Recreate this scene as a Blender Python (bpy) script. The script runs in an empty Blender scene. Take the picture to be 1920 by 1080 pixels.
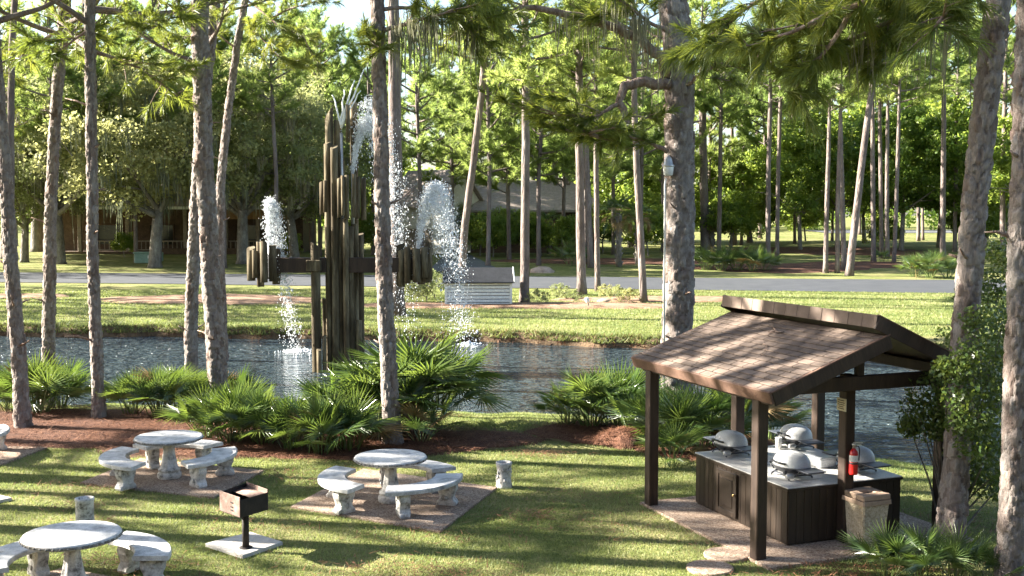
import bpy, math, random
import numpy as np
from mathutils import Vector, Matrix, Euler
R = math.radians
scene = bpy.context.scene
col = scene.collection

# ------------------------------------------------------------------ camera, sky, sun, exposure
CAM_H = 4.7
FPX = 2100.0                       # focal length in pixels of the 1920 wide photograph
PITCH = math.atan(145 / FPX)
cam = bpy.data.cameras.new('camera')
cam.sensor_width = 36.0
cam.lens = 36.0 * FPX / 1920
cam.clip_end = 3000
cam.clip_start = 0.1
camo = bpy.data.objects.new('camera', cam)
col.objects.link(camo)
camo.location = (0, 0, CAM_H)
camo.rotation_euler = (R(90) - PITCH, 0, 0)
scene.camera = camo

SUN_EL = R(27)
SUN_AZ = R(-80)                    # from +Y, clockwise; negative = to the left
world = bpy.data.worlds.new('World')
scene.world = world
world.use_nodes = True
wn = world.node_tree
wn.nodes.clear()
sky = wn.nodes.new('ShaderNodeTexSky')
sky.sky_type = 'NISHITA'
sky.sun_disc = False
sky.sun_elevation = SUN_EL
sky.sun_rotation = SUN_AZ % (2 * math.pi)
sky.air_density = 1.0
sky.dust_density = 1.5
bg = wn.nodes.new('ShaderNodeBackground')
bg.inputs['Strength'].default_value = 0.05
wo = wn.nodes.new('ShaderNodeOutputWorld')
wn.links.new(sky.outputs[0], bg.inputs[0])
wn.links.new(bg.outputs[0], wo.inputs[0])

sl = bpy.data.lights.new('sun', 'SUN')
sl.energy = 5.0
sl.angle = R(0.5)
sl.color = (1.0, 0.935, 0.82)
so = bpy.data.objects.new('sun', sl)
col.objects.link(so)
to_sun = Vector((math.sin(SUN_AZ) * math.cos(SUN_EL), math.cos(SUN_AZ) * math.cos(SUN_EL), math.sin(SUN_EL)))
so.rotation_euler = (-to_sun).to_track_quat('-Z', 'Y').to_euler()
so.location = (-60, 0, 40)

scene.view_settings.view_transform = 'Standard'
scene.view_settings.look = 'None'
scene.view_settings.gamma = 1.0
scene.view_settings.exposure = 2.95
scene.view_settings.use_curve_mapping = False

# ------------------------------------------------------------------ pixel helpers (a pixel gives only a direction)
PS, PC = math.sin(PITCH), math.cos(PITCH)
def ray(px, py):
    a, b = px - 960, -(py - 540)
    return (a, FPX * PC + b * PS, -FPX * PS + b * PC)
def gp(px, py, z=0.0):
    d = ray(px, py); t = (z - CAM_H) / d[2]
    return (d[0] * t, d[1] * t)
def atd(px, py, y):
    d = ray(px, py); t = y / d[1]
    return Vector((d[0] * t, y, CAM_H + d[2] * t))
def zat(py, y):
    k = (540 - py) / FPX
    return CAM_H + y * (k * PC - PS) / (PC + k * PS)

# ------------------------------------------------------------------ terrain
WATER_Z = -0.45
_nx = np.array([-200, -60, -14, -10.7, -5, -0.8, 2.5, 5.5, 8, 12, 30, 200.])
_ny = np.array([31, 30.5, 29.6, 29.4, 28.8, 28.4, 27.6, 25.4, 22.4, 20.5, 18, 18.])
_fx = np.array([-200, -60, -30, -14.4, -4, 0.8, 5.4, 10, 14.5, 30, 200.])
_fy = np.array([48, 47, 46, 45.4, 44.2, 43.1, 41.4, 40.2, 39, 37, 34.])
def near_edge(x): return np.interp(x, _nx, _ny) + 0.18 * np.sin(x * 1.7) + 0.1 * np.sin(x * 4.1 + 1)
def far_edge(x): return np.interp(x, _fx, _fy) + 0.25 * np.sin(x * 0.9 + 2) + 0.12 * np.sin(x * 3.3)
def road_near(x): return 67.8 - 0.166 * x
def road_far(x): return 79.9 - 0.142 * x
def rise(x, y): return np.minimum(0.011 * np.maximum(0, y - road_far(x) - 4), 1.3)
def th(x, y):
    n, f = near_edge(x), far_edge(x)
    if y < n - 3.4: return 0.0
    if y < n: return float(-0.45 * ((y - n + 3.4) / 3.4) ** 1.15)
    if y < f: return -0.9
    if y < f + 0.5: return -0.45 + 0.4 * (y - f) / 0.5
    if y < f + 5: return float(-0.05 + 0.05 * (y - f - 0.5) / 4.5)
    return float(rise(x, y))
def gpt(px, py):
    z = 0.0
    for _ in range(12):
        x, y = gp(px, py, z); z = 0.5 * z + 0.5 * th(x, y)
    return x, y, z

# ------------------------------------------------------------------ mesh helpers
def np_mesh(name, V, F, rnd=None, smooth=False):
    V = np.asarray(V, dtype=np.float32); F = np.asarray(F, dtype=np.int32)
    me = bpy.data.meshes.new(name)
    k = F.shape[1]
    me.vertices.add(len(V)); me.vertices.foreach_set('co', V.ravel())
    me.loops.add(F.size); me.loops.foreach_set('vertex_index', F.ravel())
    me.polygons.add(len(F))
    me.polygons.foreach_set('loop_start', np.arange(0, F.size, k, dtype=np.int32))
    me.polygons.foreach_set('loop_total', np.full(len(F), k, dtype=np.int32))
    if smooth: me.polygons.foreach_set('use_smooth', np.ones(len(F), dtype=bool))
    if rnd is not None:
        a = me.attributes.new('rnd', 'FLOAT', 'FACE')
        a.data.foreach_set('value', np.asarray(rnd, dtype=np.float32))
    me.update(calc_edges=True)
    return me

class MB:
    def __init__(self): self.v = []; self.f = []; self.sm = []
    def add(self, vs, fs, smooth=False):
        o = len(self.v)
        self.v += [tuple(p) for p in vs]
        self.f += [tuple(i + o for i in f) for f in fs]
        self.sm += [smooth] * len(fs)
        return self
    def box(self, c, s, rz=0.0, M=None, bev=0.0):
        x, y, z = s[0] / 2, s[1] / 2, s[2] / 2
        if bev > 0:
            b = min(bev, x * .9, y * .9, z * .9)
            vs = []
            for zz, k in ((-z, b), (-z + b, 0), (z - b, 0), (z, b)):
                for sx, sy, o in ((-1, -1, 0), (1, -1, 1), (1, 1, 0), (-1, 1, 1)):
                    if o == 0: q = [(sx * (x - k), sy * (y - k - b)), (sx * (x - k - b), sy * (y - k))]
                    else: q = [(sx * (x - k - b), sy * (y - k)), (sx * (x - k), sy * (y - k - b))]
                    vs += [(q[0][0], q[0][1], zz), (q[1][0], q[1][1], zz)]
            n = 8
            fs = [tuple(range(n))[::-1], tuple(range(3 * n, 4 * n))]
            for r in range(3):
                for i in range(n):
                    j = (i + 1) % n
                    fs.append((r * n + i, r * n + j, (r + 1) * n + j, (r + 1) * n + i))
        else:
            vs = [(-x, -y, -z), (x, -y, -z), (x, y, -z), (-x, y, -z), (-x, -y, z), (x, -y, z), (x, y, z), (-x, y, z)]
            fs = [(3, 2, 1, 0), (4, 5, 6, 7), (0, 1, 5, 4), (1, 2, 6, 5), (2, 3, 7, 6), (3, 0, 4, 7)]
        m = Matrix.Translation(c) @ (M if M is not None else Matrix.Rotation(rz, 4, 'Z'))
        return self.add([m @ Vector(p) for p in vs], fs)
    def prism(self, poly, z0, z1, bev=0.0):
        n = len(poly)
        a = sum(poly[i][0] * poly[(i + 1) % n][1] - poly[(i + 1) % n][0] * poly[i][1] for i in range(n))
        if a < 0: poly = poly[::-1]
        vs = [(p[0], p[1], z0) for p in poly]
        rings = [z0]
        if bev:
            cx = sum(p[0] for p in poly) / n; cy = sum(p[1] for p in poly) / n
            vs += [(p[0], p[1], z1 - bev) for p in poly]
            for p in poly:
                d = math.hypot(p[0] - cx, p[1] - cy) or 1
                k = 1 - bev / d
                vs.append((cx + (p[0] - cx) * k, cy + (p[1] - cy) * k, z1))
            lv = 3
        else:
            vs += [(p[0], p[1], z1) for p in poly]; lv = 2
        fs = [tuple(range(n))[::-1], tuple(range((lv - 1) * n, lv * n))]
        for r in range(lv - 1):
            for i in range(n):
                j = (i + 1) % n
                fs.append((r * n + i, r * n + j, (r + 1) * n + j, (r + 1) * n + i))
        return self.add(vs, fs)
    def tube(self, pts, rad, n=8, caps=True, smooth=True, sx=1.0):
        pts = [Vector(p) for p in pts]
        if not hasattr(rad, '__len__'): rad = [rad] * len(pts)
        vs = []; up = None
        for i, p in enumerate(pts):
            d = (pts[min(i + 1, len(pts) - 1)] - pts[max(i - 1, 0)]).normalized()
            if up is None:
                up = Vector((1, 0, 0)) if abs(d.x) < 0.8 else Vector((0, 1, 0))
            a = (up - d * up.dot(d)).normalized(); up = a
            b = d.cross(a)
            for k in range(n):
                t = 2 * math.pi * k / n
                vs.append(p + (a * math.cos(t) * sx + b * math.sin(t)) * rad[i])
        fs = []
        for i in range(len(pts) - 1):
            for k in range(n):
                j = (k + 1) % n
                fs.append((i * n + k, i * n + j, (i + 1) * n + j, (i + 1) * n + k))
        o = len(self.v)
        self.add(vs, fs, smooth)
        if caps:
            m = (len(pts) - 1) * n
            self.f += [tuple(o + k for k in range(n))[::-1], tuple(o + m + k for k in range(n))]
            self.sm += [False, False]
        return self
    def lathe(self, prof, n=24, c=(0, 0, 0), smooth=True, sx=1, sy=1, M=None):
        vs = []
        for r, z in prof:
            for k in range(n):
                t = 2 * math.pi * k / n
                vs.append((r * math.cos(t) * sx, r * math.sin(t) * sy, z))
        m = Matrix.Translation(c) @ (M if M is not None else Matrix())
        fs = []
        for i in range(len(prof) - 1):
            for k in range(n):
                j = (k + 1) % n
                fs.append((i * n + k, i * n + j, (i + 1) * n + j, (i + 1) * n + k))
        o = len(self.v)
        self.add([m @ Vector(p) for p in vs], fs, smooth)
        e = (len(prof) - 1) * n
        self.f += [tuple(o + k for k in range(n))[::-1], tuple(o + e + k for k in range(n))]
        self.sm += [False, False]
        return self
    def mesh(self, name):
        me = bpy.data.meshes.new(name)
        me.from_pydata(self.v, [], self.f)
        me.polygons.foreach_set('use_smooth', np.array(self.sm, dtype=bool))
        me.update()
        return me
    def build(self, name, mat, parent=None, loc=None, rz=0.0):
        return put(name, self.mesh(name), mat, parent, loc, rz)

def put(name, me, mat, parent=None, loc=None, rz=0.0):
    if mat is not None and len(me.materials) == 0: me.materials.append(mat)
    o = bpy.data.objects.new(name, me)
    col.objects.link(o)
    if parent is not None: o.parent = parent
    if loc is not None: o.location = loc
    o.rotation_euler = (0, 0, rz)
    return o
def thing(name, loc, label, cat, group=None, rz=0.0):
    o = bpy.data.objects.new(name, None)
    col.objects.link(o)
    o.empty_display_size = 0.2
    o.location = loc; o.rotation_euler = (0, 0, rz)
    return tag(o, label, cat, group)
def tag(o, label=None, cat=None, group=None, kind=None):
    if label: o['label'] = label
    if cat: o['category'] = cat
    if group: o['group'] = group
    if kind: o['kind'] = kind
    return o
def copy_tree(o, parent=None):
    c = o.copy(); col.objects.link(c); c.parent = parent
    for ch in list(o.children): copy_tree(ch, c)
    return c

# ------------------------------------------------------------------ materials
def new_mat(name):
    m = bpy.data.materials.new(name); m.use_nodes = True
    nt = m.node_tree; nt.nodes.clear()
    out = nt.nodes.new('ShaderNodeOutputMaterial')
    return m, nt, out
def ramp(nt, fac, stops):
    r = nt.nodes.new('ShaderNodeValToRGB')
    el = r.color_ramp.elements
    while len(el) > 1: el.remove(el[-1])
    el[0].position = stops[0][0]; el[0].color = (*stops[0][1], 1)
    for p, c in stops[1:]:
        e = el.new(p); e.color = (*c, 1)
    nt.links.new(fac, r.inputs[0])
    return r.outputs[0]
def coords(nt, kind='Object', scale=(1, 1, 1)):
    if kind == 'World':
        g = nt.nodes.new('ShaderNodeNewGeometry'); o = g.outputs['Position']
    else:
        g = nt.nodes.new('ShaderNodeTexCoord'); o = g.outputs[kind]
        oi = nt.nodes.new('ShaderNodeObjectInfo'); ml = nt.nodes.new('ShaderNodeMath'); ml.operation = 'MULTIPLY'; ml.inputs[1].default_value = 43.0
        nt.links.new(oi.outputs['Random'], ml.inputs[0])
        ad = nt.nodes.new('ShaderNodeVectorMath'); ad.operation = 'ADD'
        nt.links.new(o, ad.inputs[0]); nt.links.new(ml.outputs[0], ad.inputs[1]); o = ad.outputs[0]
    mp = nt.nodes.new('ShaderNodeMapping'); mp.inputs['Scale'].default_value = scale
    nt.links.new(o, mp.inputs[0])
    return mp.outputs[0]
def noise(nt, vec, scale, detail=4, rough=0.6, dist=0.0):
    n = nt.nodes.new('ShaderNodeTexNoise')
    n.inputs['Scale'].default_value = scale; n.inputs['Detail'].default_value = detail
    n.inputs['Roughness'].default_value = rough; n.inputs['Distortion'].default_value = dist
    nt.links.new(vec, n.inputs['Vector'])
    return n.outputs['Fac']
def mixc(nt, fac, a, b, mode='MIX'):
    m = nt.nodes.new('ShaderNodeMix'); m.data_type = 'RGBA'; m.blend_type = mode
    for i, s in ((0, fac), (6, a), (7, b)):
        if isinstance(s, (int, float)): m.inputs[i].default_value = s
        elif isinstance(s, tuple): m.inputs[i].default_value = (*s, 1)
        else: nt.links.new(s, m.inputs[i])
    return m.outputs[2]
def bump(nt, h, strength=0.4, dist=0.02):
    b = nt.nodes.new('ShaderNodeBump')
    b.inputs['Strength'].default_value = strength; b.inputs['Distance'].default_value = dist
    nt.links.new(h, b.inputs['Height'])
    return b.outputs[0]
def bsdf(nt, out, colr, rough=0.8, nrm=None, metal=0.0, spec=0.3):
    b = nt.nodes.new('ShaderNodeBsdfPrincipled')
    if isinstance(colr, tuple): b.inputs['Base Color'].default_value = (*colr, 1)
    else: nt.links.new(colr, b.inputs['Base Color'])
    if isinstance(rough, (int, float)): b.inputs['Roughness'].default_value = rough
    else: nt.links.new(rough, b.inputs['Roughness'])
    b.inputs['Metallic'].default_value = metal
    b.inputs['Specular IOR Level'].default_value = spec
    if nrm is not None: nt.links.new(nrm, b.inputs['Normal'])
    if out is not None: nt.links.new(b.outputs[0], out.inputs[0])
    return b
def pmat(name, stops, scale=6, rough=0.8, bs=0.3, bd=0.01, fine=60, kind='Object', stretch=(1, 1, 1), metal=0.0, spec=0.3, obj_rand=0.0):
    m, nt, out = new_mat(name)
    v = coords(nt, kind, stretch)
    f1 = noise(nt, v, scale, 5, 0.65)
    f2 = noise(nt, v, fine, 3, 0.6)
    c = ramp(nt, f1, stops)
    c2 = ramp(nt, f2, [(0.3, (0.72, 0.72, 0.72)), (0.7, (1.15, 1.15, 1.15))])
    c = mixc(nt, 0.8, c, c2, 'MULTIPLY')
    if obj_rand > 0:
        oi = nt.nodes.new('ShaderNodeObjectInfo')
        c3 = ramp(nt, oi.outputs['Random'], [(0, (1 - obj_rand,) * 3), (1, (1 + obj_rand, 1 + obj_rand * .9, 1 + obj_rand * .8))])
        c = mixc(nt, 1.0, c, c3, 'MULTIPLY')
    nrm = bump(nt, f2, bs, bd) if bs else None
    bsdf(nt, out, c, rough, nrm, metal, spec)
    return m
def leafmat(name, c0, c1, c2, trans, tf=0.35, gloss=0.45, orand=0.25, spec=0.35):
    m, nt, out = new_mat(name)
    at = nt.nodes.new('ShaderNodeAttribute'); at.attribute_name = 'rnd'
    c = ramp(nt, at.outputs['Fac'], [(0, c0), (0.55, c1), (1, c2)])
    oi = nt.nodes.new('ShaderNodeObjectInfo')
    k = ramp(nt, oi.outputs['Random'], [(0, (1 - orand, 1 - orand * .7, 1 - orand)), (1, (1 + orand, 1 + orand * .6, 1 + orand * .2))])
    c = mixc(nt, 1.0, c, k, 'MULTIPLY')
    b = bsdf(nt, None, c, gloss, None, 0, spec)
    t = nt.nodes.new('ShaderNodeBsdfTranslucent')
    tc = mixc(nt, 1.0, trans, k, 'MULTIPLY')
    nt.links.new(tc, t.inputs[0])
    mx = nt.nodes.new('ShaderNodeMixShader'); mx.inputs[0].default_value = tf
    nt.links.new(b.outputs[0], mx.inputs[1]); nt.links.new(t.outputs[0], mx.inputs[2])
    nt.links.new(mx.outputs[0], out.inputs[0])
    return m
def barkmat(name, stops, sc=5, zs=0.35, bd=0.03):
    m, nt, out = new_mat(name)
    v = coords(nt, 'Object', (1, 1, zs))
    vo = nt.nodes.new('ShaderNodeTexVoronoi'); vo.feature = 'DISTANCE_TO_EDGE'
    vo.inputs['Scale'].default_value = sc
    nt.links.new(v, vo.inputs['Vector'])
    f1 = noise(nt, v, sc * 0.8, 5, 0.7)
    f2 = noise(nt, v, sc * 8, 4, 0.7)
    c = ramp(nt, f1, stops)
    c = mixc(nt, 0.85, c, ramp(nt, f2, [(0.25, (0.62, 0.6, 0.58)), (0.75, (1.25, 1.25, 1.25))]), 'MULTIPLY')
    mm = nt.nodes.new('ShaderNodeMath'); mm.operation = 'MULTIPLY_ADD'
    cl = nt.nodes.new('ShaderNodeMath'); cl.operation = 'MINIMUM'; cl.inputs[1].default_value = 0.16
    nt.links.new(vo.outputs['Distance'], cl.inputs[0])
    nt.links.new(cl.outputs[0], mm.inputs[0]); mm.inputs[1].default_value = 5.0
    nt.links.new(f2, mm.inputs[2])
    bsdf(nt, out, c, 0.9, bump(nt, mm.outputs[0], 0.8, bd), 0, 0.15)
    return m

M = {}
M['bark'] = barkmat('pine_bark', [(0.3, (0.13, 0.085, 0.065)), (0.5, (0.25, 0.18, 0.145)), (0.68, (0.36, 0.30, 0.26))], 7, 0.35)
M['bark_far'] = barkmat('pine_bark_far', [(0.3, (0.11, 0.085, 0.078)), (0.55, (0.19, 0.155, 0.14)), (0.7, (0.26, 0.23, 0.215))], 3, 0.3, 0.05)
M['bark_oak'] = barkmat('oak_bark', [(0.3, (0.10, 0.085, 0.07)), (0.6, (0.24, 0.22, 0.19)), (0.7, (0.32, 0.31, 0.27))], 4, 0.5, 0.04)
M['needle'] = leafmat('pine_needles', (0.03, 0.065, 0.015), (0.09, 0.13, 0.024), (0.19, 0.20, 0.045), (0.32, 0.37, 0.055), 0.4, 0.45, .25, .5)
M['needle_far'] = leafmat('pine_needles_far', (0.055, 0.09, 0.022), (0.12, 0.16, 0.04), (0.22, 0.24, 0.075), (0.42, 0.54, 0.15), 0.5, 0.55)
M['oak_leaf'] = leafmat('oak_leaves', (0.08, 0.10, 0.04), (0.20, 0.22, 0.10), (0.36, 0.365, 0.21), (0.46, 0.49, 0.21), 0.4, 0.55, .25, .25)
M['green_leaf'] = leafmat('broad_leaves', (0.035, 0.075, 0.015), (0.10, 0.155, 0.03), (0.23, 0.26, 0.055), (0.42, 0.53, 0.10), 0.45, 0.4)
M['shrub_leaf'] = leafmat('shrub_leaves', (0.03, 0.06, 0.015), (0.07, 0.11, 0.027), (0.14, 0.165, 0.045), (0.26, 0.32, 0.06), 0.3, 0.32, .25, .5)
M['moss'] = leafmat('spanish_moss', (0.14, 0.14, 0.10), (0.20, 0.20, 0.145), (0.27, 0.26, 0.19), (0.24, 0.24, 0.15), 0.3, 0.9)
M['frond'] = leafmat('palmetto_frond', (0.035, 0.075, 0.028), (0.075, 0.125, 0.042), (0.16, 0.205, 0.075), (0.20, 0.29, 0.05), 0.25, 0.28, 0.3, 0.6)
M['frond_dry'] = leafmat('dry_frond', (0.16, 0.10, 0.04), (0.25, 0.17, 0.08), (0.32, 0.24, 0.12), (0.2, 0.14, 0.05), 0.2, 0.7)
M['red_leaf'] = leafmat('red_leaves', (0.08, 0.01, 0.01), (0.18, 0.02, 0.015), (0.28, 0.05, 0.03), (0.2, 0.02, 0.02), 0.25, 0.5)
M['grass_blade'] = leafmat('grass_blades', (0.06, 0.105, 0.026), (0.165, 0.205, 0.065), (0.40, 0.375, 0.19), (0.28, 0.33, 0.09), 0.35, 0.6, 0.0)
M['straw'] = leafmat('pine_straw', (0.07, 0.025, 0.014), (0.15, 0.06, 0.03), (0.27, 0.13, 0.07), (0.15, 0.06, 0.025), 0.12, 0.7, 0.0)

def ground_mat():
    m, nt, out = new_mat('lawn')
    v = coords(nt, 'World')
    big = noise(nt, v, 0.35, 4, 0.6)
    mid = noise(nt, v, 2.2, 5, 0.7)
    fine = noise(nt, coords(nt, 'World', (1, 0.6, 1)), 28, 3, 0.7)
    c = ramp(nt, mid, [(0.30, (0.08, 0.105, 0.028)), (0.52, (0.15, 0.17, 0.055)), (0.72, (0.30, 0.27, 0.12))])
    dry = ramp(nt, big, [(0.45, (0, 0, 0)), (0.75, (1, 1, 1))])
    c = mixc(nt, dry, c, (0.29, 0.25, 0.13))
    c = mixc(nt, 0.9, c, ramp(nt, fine, [(0.3, (0.45, 0.5, 0.4)), (0.7, (1.35, 1.3, 1.3))]), 'MULTIPLY')
    bsdf(nt, out, c, 0.95, bump(nt, fine, 0.9, 0.06), 0, 0.1)
    return m
M['lawn'] = ground_mat()
M['bank'] = pmat('bank_soil', [(0.3, (0.05, 0.033, 0.02)), (0.55, (0.12, 0.08, 0.045)), (0.75, (0.20, 0.13, 0.075))], 2.5, 0.95, 0.8, 0.05, 12, 'World')
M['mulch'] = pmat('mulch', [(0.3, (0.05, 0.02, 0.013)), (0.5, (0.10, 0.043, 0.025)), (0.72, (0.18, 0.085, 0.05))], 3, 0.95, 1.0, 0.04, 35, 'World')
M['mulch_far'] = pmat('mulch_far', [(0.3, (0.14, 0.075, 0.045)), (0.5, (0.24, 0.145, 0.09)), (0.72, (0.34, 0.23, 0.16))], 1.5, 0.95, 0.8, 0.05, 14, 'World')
M['asphalt'] = pmat('asphalt', [(0.3, (0.036, 0.04, 0.048)), (0.6, (0.052, 0.056, 0.064)), (0.8, (0.07, 0.072, 0.078))], 0.7, 0.85, 0.3, 0.01, 40, 'World')
M['drive'] = pmat('driveway', [(0.3, (0.085, 0.088, 0.095)), (0.7, (0.13, 0.132, 0.138))], 0.8, 0.85, 0.3, 0.01, 40, 'World')

def water_mat():
    m, nt, out = new_mat('pond_water')
    v1 = coords(nt, 'World', (1.0, 1.9, 1))
    v2 = coords(nt, 'World', (1.0, 1.6, 1))
    a = noise(nt, v1, 1.7, 3, 0.55, 0.5)
    b = noise(nt, v2, 6.0, 2, 0.5, 0.2)
    mm = nt.nodes.new('ShaderNodeMath'); mm.operation = 'MULTIPLY_ADD'; mm.inputs[1].default_value = 0.22
    nt.links.new(b, mm.inputs[0]); nt.links.new(a, mm.inputs[2])
    p = bsdf(nt, out, (0.032, 0.046, 0.052), 0.06, bump(nt, mm.outputs[0], 1.0, 0.5), 0, 0.5)
    p.inputs['IOR'].default_value = 1.33
    return m
M['water'] = water_mat()
M['drop'], _nt, _o = new_mat('spray_drops')
_b = bsdf(_nt, _o, (0.86, 0.90, 0.93), 0.25, None, 0, 0.5)
_b.inputs['Transmission Weight'].default_value = 0.15
def aggregate(name, stops):
    m, nt, out = new_mat(name)
    v = coords(nt, 'World')
    vo = nt.nodes.new('ShaderNodeTexVoronoi'); vo.inputs['Scale'].default_value = 55
    nt.links.new(v, vo.inputs['Vector'])
    sep = nt.nodes.new('ShaderNodeSeparateColor'); nt.links.new(vo.outputs['Color'], sep.inputs[0])
    c = ramp(nt, sep.outputs[0], stops)
    st = noise(nt, v, 2.2, 5, 0.7)
    c = mixc(nt, 0.8, c, ramp(nt, st, [(0.3, (0.6, 0.57, 0.54)), (0.65, (1.1, 1.1, 1.1))]), 'MULTIPLY')
    bsdf(nt, out, c, 0.9, bump(nt, vo.outputs['Distance'], 0.5, 0.012), 0, 0.2)
    return m
M['aggregate'] = aggregate('exposed_aggregate', [(0, (0.15, 0.10, 0.07)), (0.5, (0.29, 0.21, 0.155)), (1, (0.44, 0.36, 0.29))])
M['aggregate_bin'] = aggregate('pebble_concrete', [(0, (0.36, 0.29, 0.20)), (0.5, (0.50, 0.42, 0.30)), (1, (0.62, 0.54, 0.42))])
M['concrete'] = pmat('white_concrete', [(0.33, (0.12, 0.11, 0.10)), (0.45, (0.42, 0.405, 0.38)), (0.58, (0.62, 0.60, 0.57))], 8.5, 0.85, 0.35, 0.01, 45)
M['concrete_top'] = pmat('weathered_top', [(0.32, (0.24, 0.235, 0.23)), (0.45, (0.46, 0.455, 0.445)), (0.60, (0.62, 0.61, 0.595))], 5.5, 0.75, 0.25, 0.005, 60)
M['concrete_rim'] = pmat('mildewed_concrete', [(0.34, (0.06, 0.055, 0.05)), (0.5, (0.20, 0.19, 0.175)), (0.66, (0.42, 0.40, 0.38))], 14, 0.9, 0.4, 0.01, 45)
M['slab'] = pmat('plain_slab', [(0.3, (0.36, 0.34, 0.31)), (0.6, (0.52, 0.49, 0.45))], 4, 0.9, 0.3, 0.01, 50, 'World')
M['timber'] = pmat('dark_stained_timber', [(0.3, (0.020, 0.012, 0.009)), (0.55, (0.038, 0.023, 0.016)), (0.75, (0.062, 0.038, 0.027))], 5, 0.55, 0.4, 0.006, 40, 'Object', (1, 1, 0.12), 0, 0.35)
M['cab'] = pmat('cabinet_wood', [(0.3, (0.016, 0.010, 0.007)), (0.55, (0.030, 0.019, 0.012)), (0.75, (0.052, 0.034, 0.023))], 6, 0.5, 0.4, 0.004, 60, 'Object', (1, 1, 0.08), 0, 0.4)
M['fascia'] = pmat('brown_fascia', [(0.3, (0.09, 0.05, 0.036)), (0.6, (0.15, 0.088, 0.062)), (0.8, (0.20, 0.125, 0.09))], 4, 0.7, 0.3, 0.005, 50)
M['shingle'] = pmat('brown_shingle', [(0.3, (0.145, 0.112, 0.092)), (0.55, (0.172, 0.133, 0.110)), (0.75, (0.20, 0.155, 0.130))], 5, 0.95, 0.5, 0.006, 120, 'World', (1, 1, 1), 0, 0.1, 0.16)
M['tile_top'] = pmat('pale_counter_tile', [(0.3, (0.46, 0.45, 0.43)), (0.6, (0.60, 0.59, 0.57)), (0.8, (0.66, 0.65, 0.63))], 6, 0.4, 0.15, 0.003, 60)
M['piling'] = pmat('weathered_piling', [(0.28, (0.035, 0.026, 0.017)), (0.48, (0.085, 0.068, 0.042)), (0.7, (0.23, 0.20, 0.135))], 4.5, 0.9, 0.6, 0.02, 30, 'Object', (1, 1, 0.14), 0, 0.15, 0.2)
M['grill_lid'] = pmat('cast_aluminium', [(0.3, (0.50, 0.51, 0.52)), (0.7, (0.60, 0.61, 0.61))], 6, 0.42, 0.05, 0.002, 90, 'Object', (1, 1, 1), 0.0, 0.5)
M['black_plastic'] = pmat('black_plastic', [(0.3, (0.018, 0.019, 0.022)), (0.7, (0.032, 0.034, 0.04))], 8, 0.45, 0.1, 0.002, 90, spec=0.5)
M['grey_plastic'] = pmat('dark_grey_tray', [(0.3, (0.05, 0.056, 0.07)), (0.7, (0.085, 0.09, 0.105))], 8, 0.4, 0.1, 0.002, 90, spec=0.5)
M['black_iron'] = pmat('sooty_iron', [(0.3, (0.016, 0.014, 0.013)), (0.6, (0.035, 0.028, 0.024)), (0.8, (0.07, 0.045, 0.035))], 7, 0.75, 0.4, 0.006, 50, metal=0.2)
M['rust'] = pmat('rusty_steel', [(0.3, (0.11, 0.065, 0.05)), (0.55, (0.21, 0.14, 0.115)), (0.75, (0.32, 0.25, 0.215))], 7, 0.75, 0.4, 0.005, 50, metal=0.15)
M['steel'] = pmat('dull_steel', [(0.3, (0.42, 0.42, 0.42)), (0.7, (0.60, 0.60, 0.60))], 8, 0.4, 0.05, 0.002, 90, metal=0.6)
M['red_paint'] = pmat('red_paint', [(0.3, (0.42, 0.012, 0.012)), (0.7, (0.58, 0.022, 0.02))], 6, 0.3, 0.05, 0.002, 90, spec=0.5)
M['white_paint'] = pmat('white_paint', [(0.3, (0.62, 0.62, 0.60)), (0.7, (0.78, 0.78, 0.76))], 6, 0.6, 0.1, 0.003, 60)
M['paper'] = pmat('notice_paper', [(0.3, (0.50, 0.46, 0.35)), (0.7, (0.62, 0.58, 0.46))], 12, 0.7, 0.05, 0.002, 80)
M['ink'] = pmat('dark_ink', [(0.3, (0.06, 0.05, 0.04)), (0.7, (0.10, 0.08, 0.06))], 12, 0.8, 0, 0.002, 80)
M['brass'] = pmat('brass', [(0.3, (0.50, 0.34, 0.14)), (0.7, (0.66, 0.48, 0.22))], 8, 0.35, 0, 0.002, 60, metal=0.8)
M['lid_tan'] = pmat('tan_bin_lid', [(0.3, (0.27, 0.19, 0.13)), (0.6, (0.38, 0.275, 0.20)), (0.8, (0.45, 0.34, 0.26))], 5, 0.6, 0.2, 0.004, 60)
M['clear_bin'] = pmat('cloudy_plastic', [(0.3, (0.45, 0.47, 0.50)), (0.7, (0.58, 0.60, 0.63))], 5, 0.3, 0.05, 0.002, 60, spec=0.5)
M['lamp_glass'] = pmat('lamp_glass', [(0.3, (0.62, 0.64, 0.66)), (0.7, (0.75, 0.77, 0.78))], 8, 0.15, 0, 0.002, 60, spec=0.6)
M['house_brown'] = pmat('brown_siding', [(0.3, (0.07, 0.045, 0.03)), (0.7, (0.13, 0.085, 0.055))], 2, 0.85, 0.3, 0.02, 10)
M['house_tan'] = pmat('tan_siding', [(0.3, (0.24, 0.13, 0.06)), (0.7, (0.34, 0.20, 0.10))], 2, 0.85, 0.3, 0.02, 10)
M['house_roof'] = pmat('grey_brown_shingles', [(0.3, (0.25, 0.20, 0.17)), (0.7, (0.38, 0.32, 0.28))], 3, 0.95, 0.5, 0.03, 14)
M['house_white'] = pmat('cream_wall', [(0.3, (0.62, 0.58, 0.50)), (0.7, (0.74, 0.70, 0.62))], 2, 0.85, 0.15, 0.01, 12)
M['dark_glass'] = pmat('dark_window', [(0.3, (0.012, 0.012, 0.013)), (0.7, (0.025, 0.025, 0.028))], 2, 0.12, 0, 0.01, 12, spec=0.5)
M['dark_roof'] = pmat('charcoal_roof', [(0.3, (0.012, 0.014, 0.018)), (0.7, (0.024, 0.026, 0.032))], 3, 0.85, 0.4, 0.02, 20)
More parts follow.
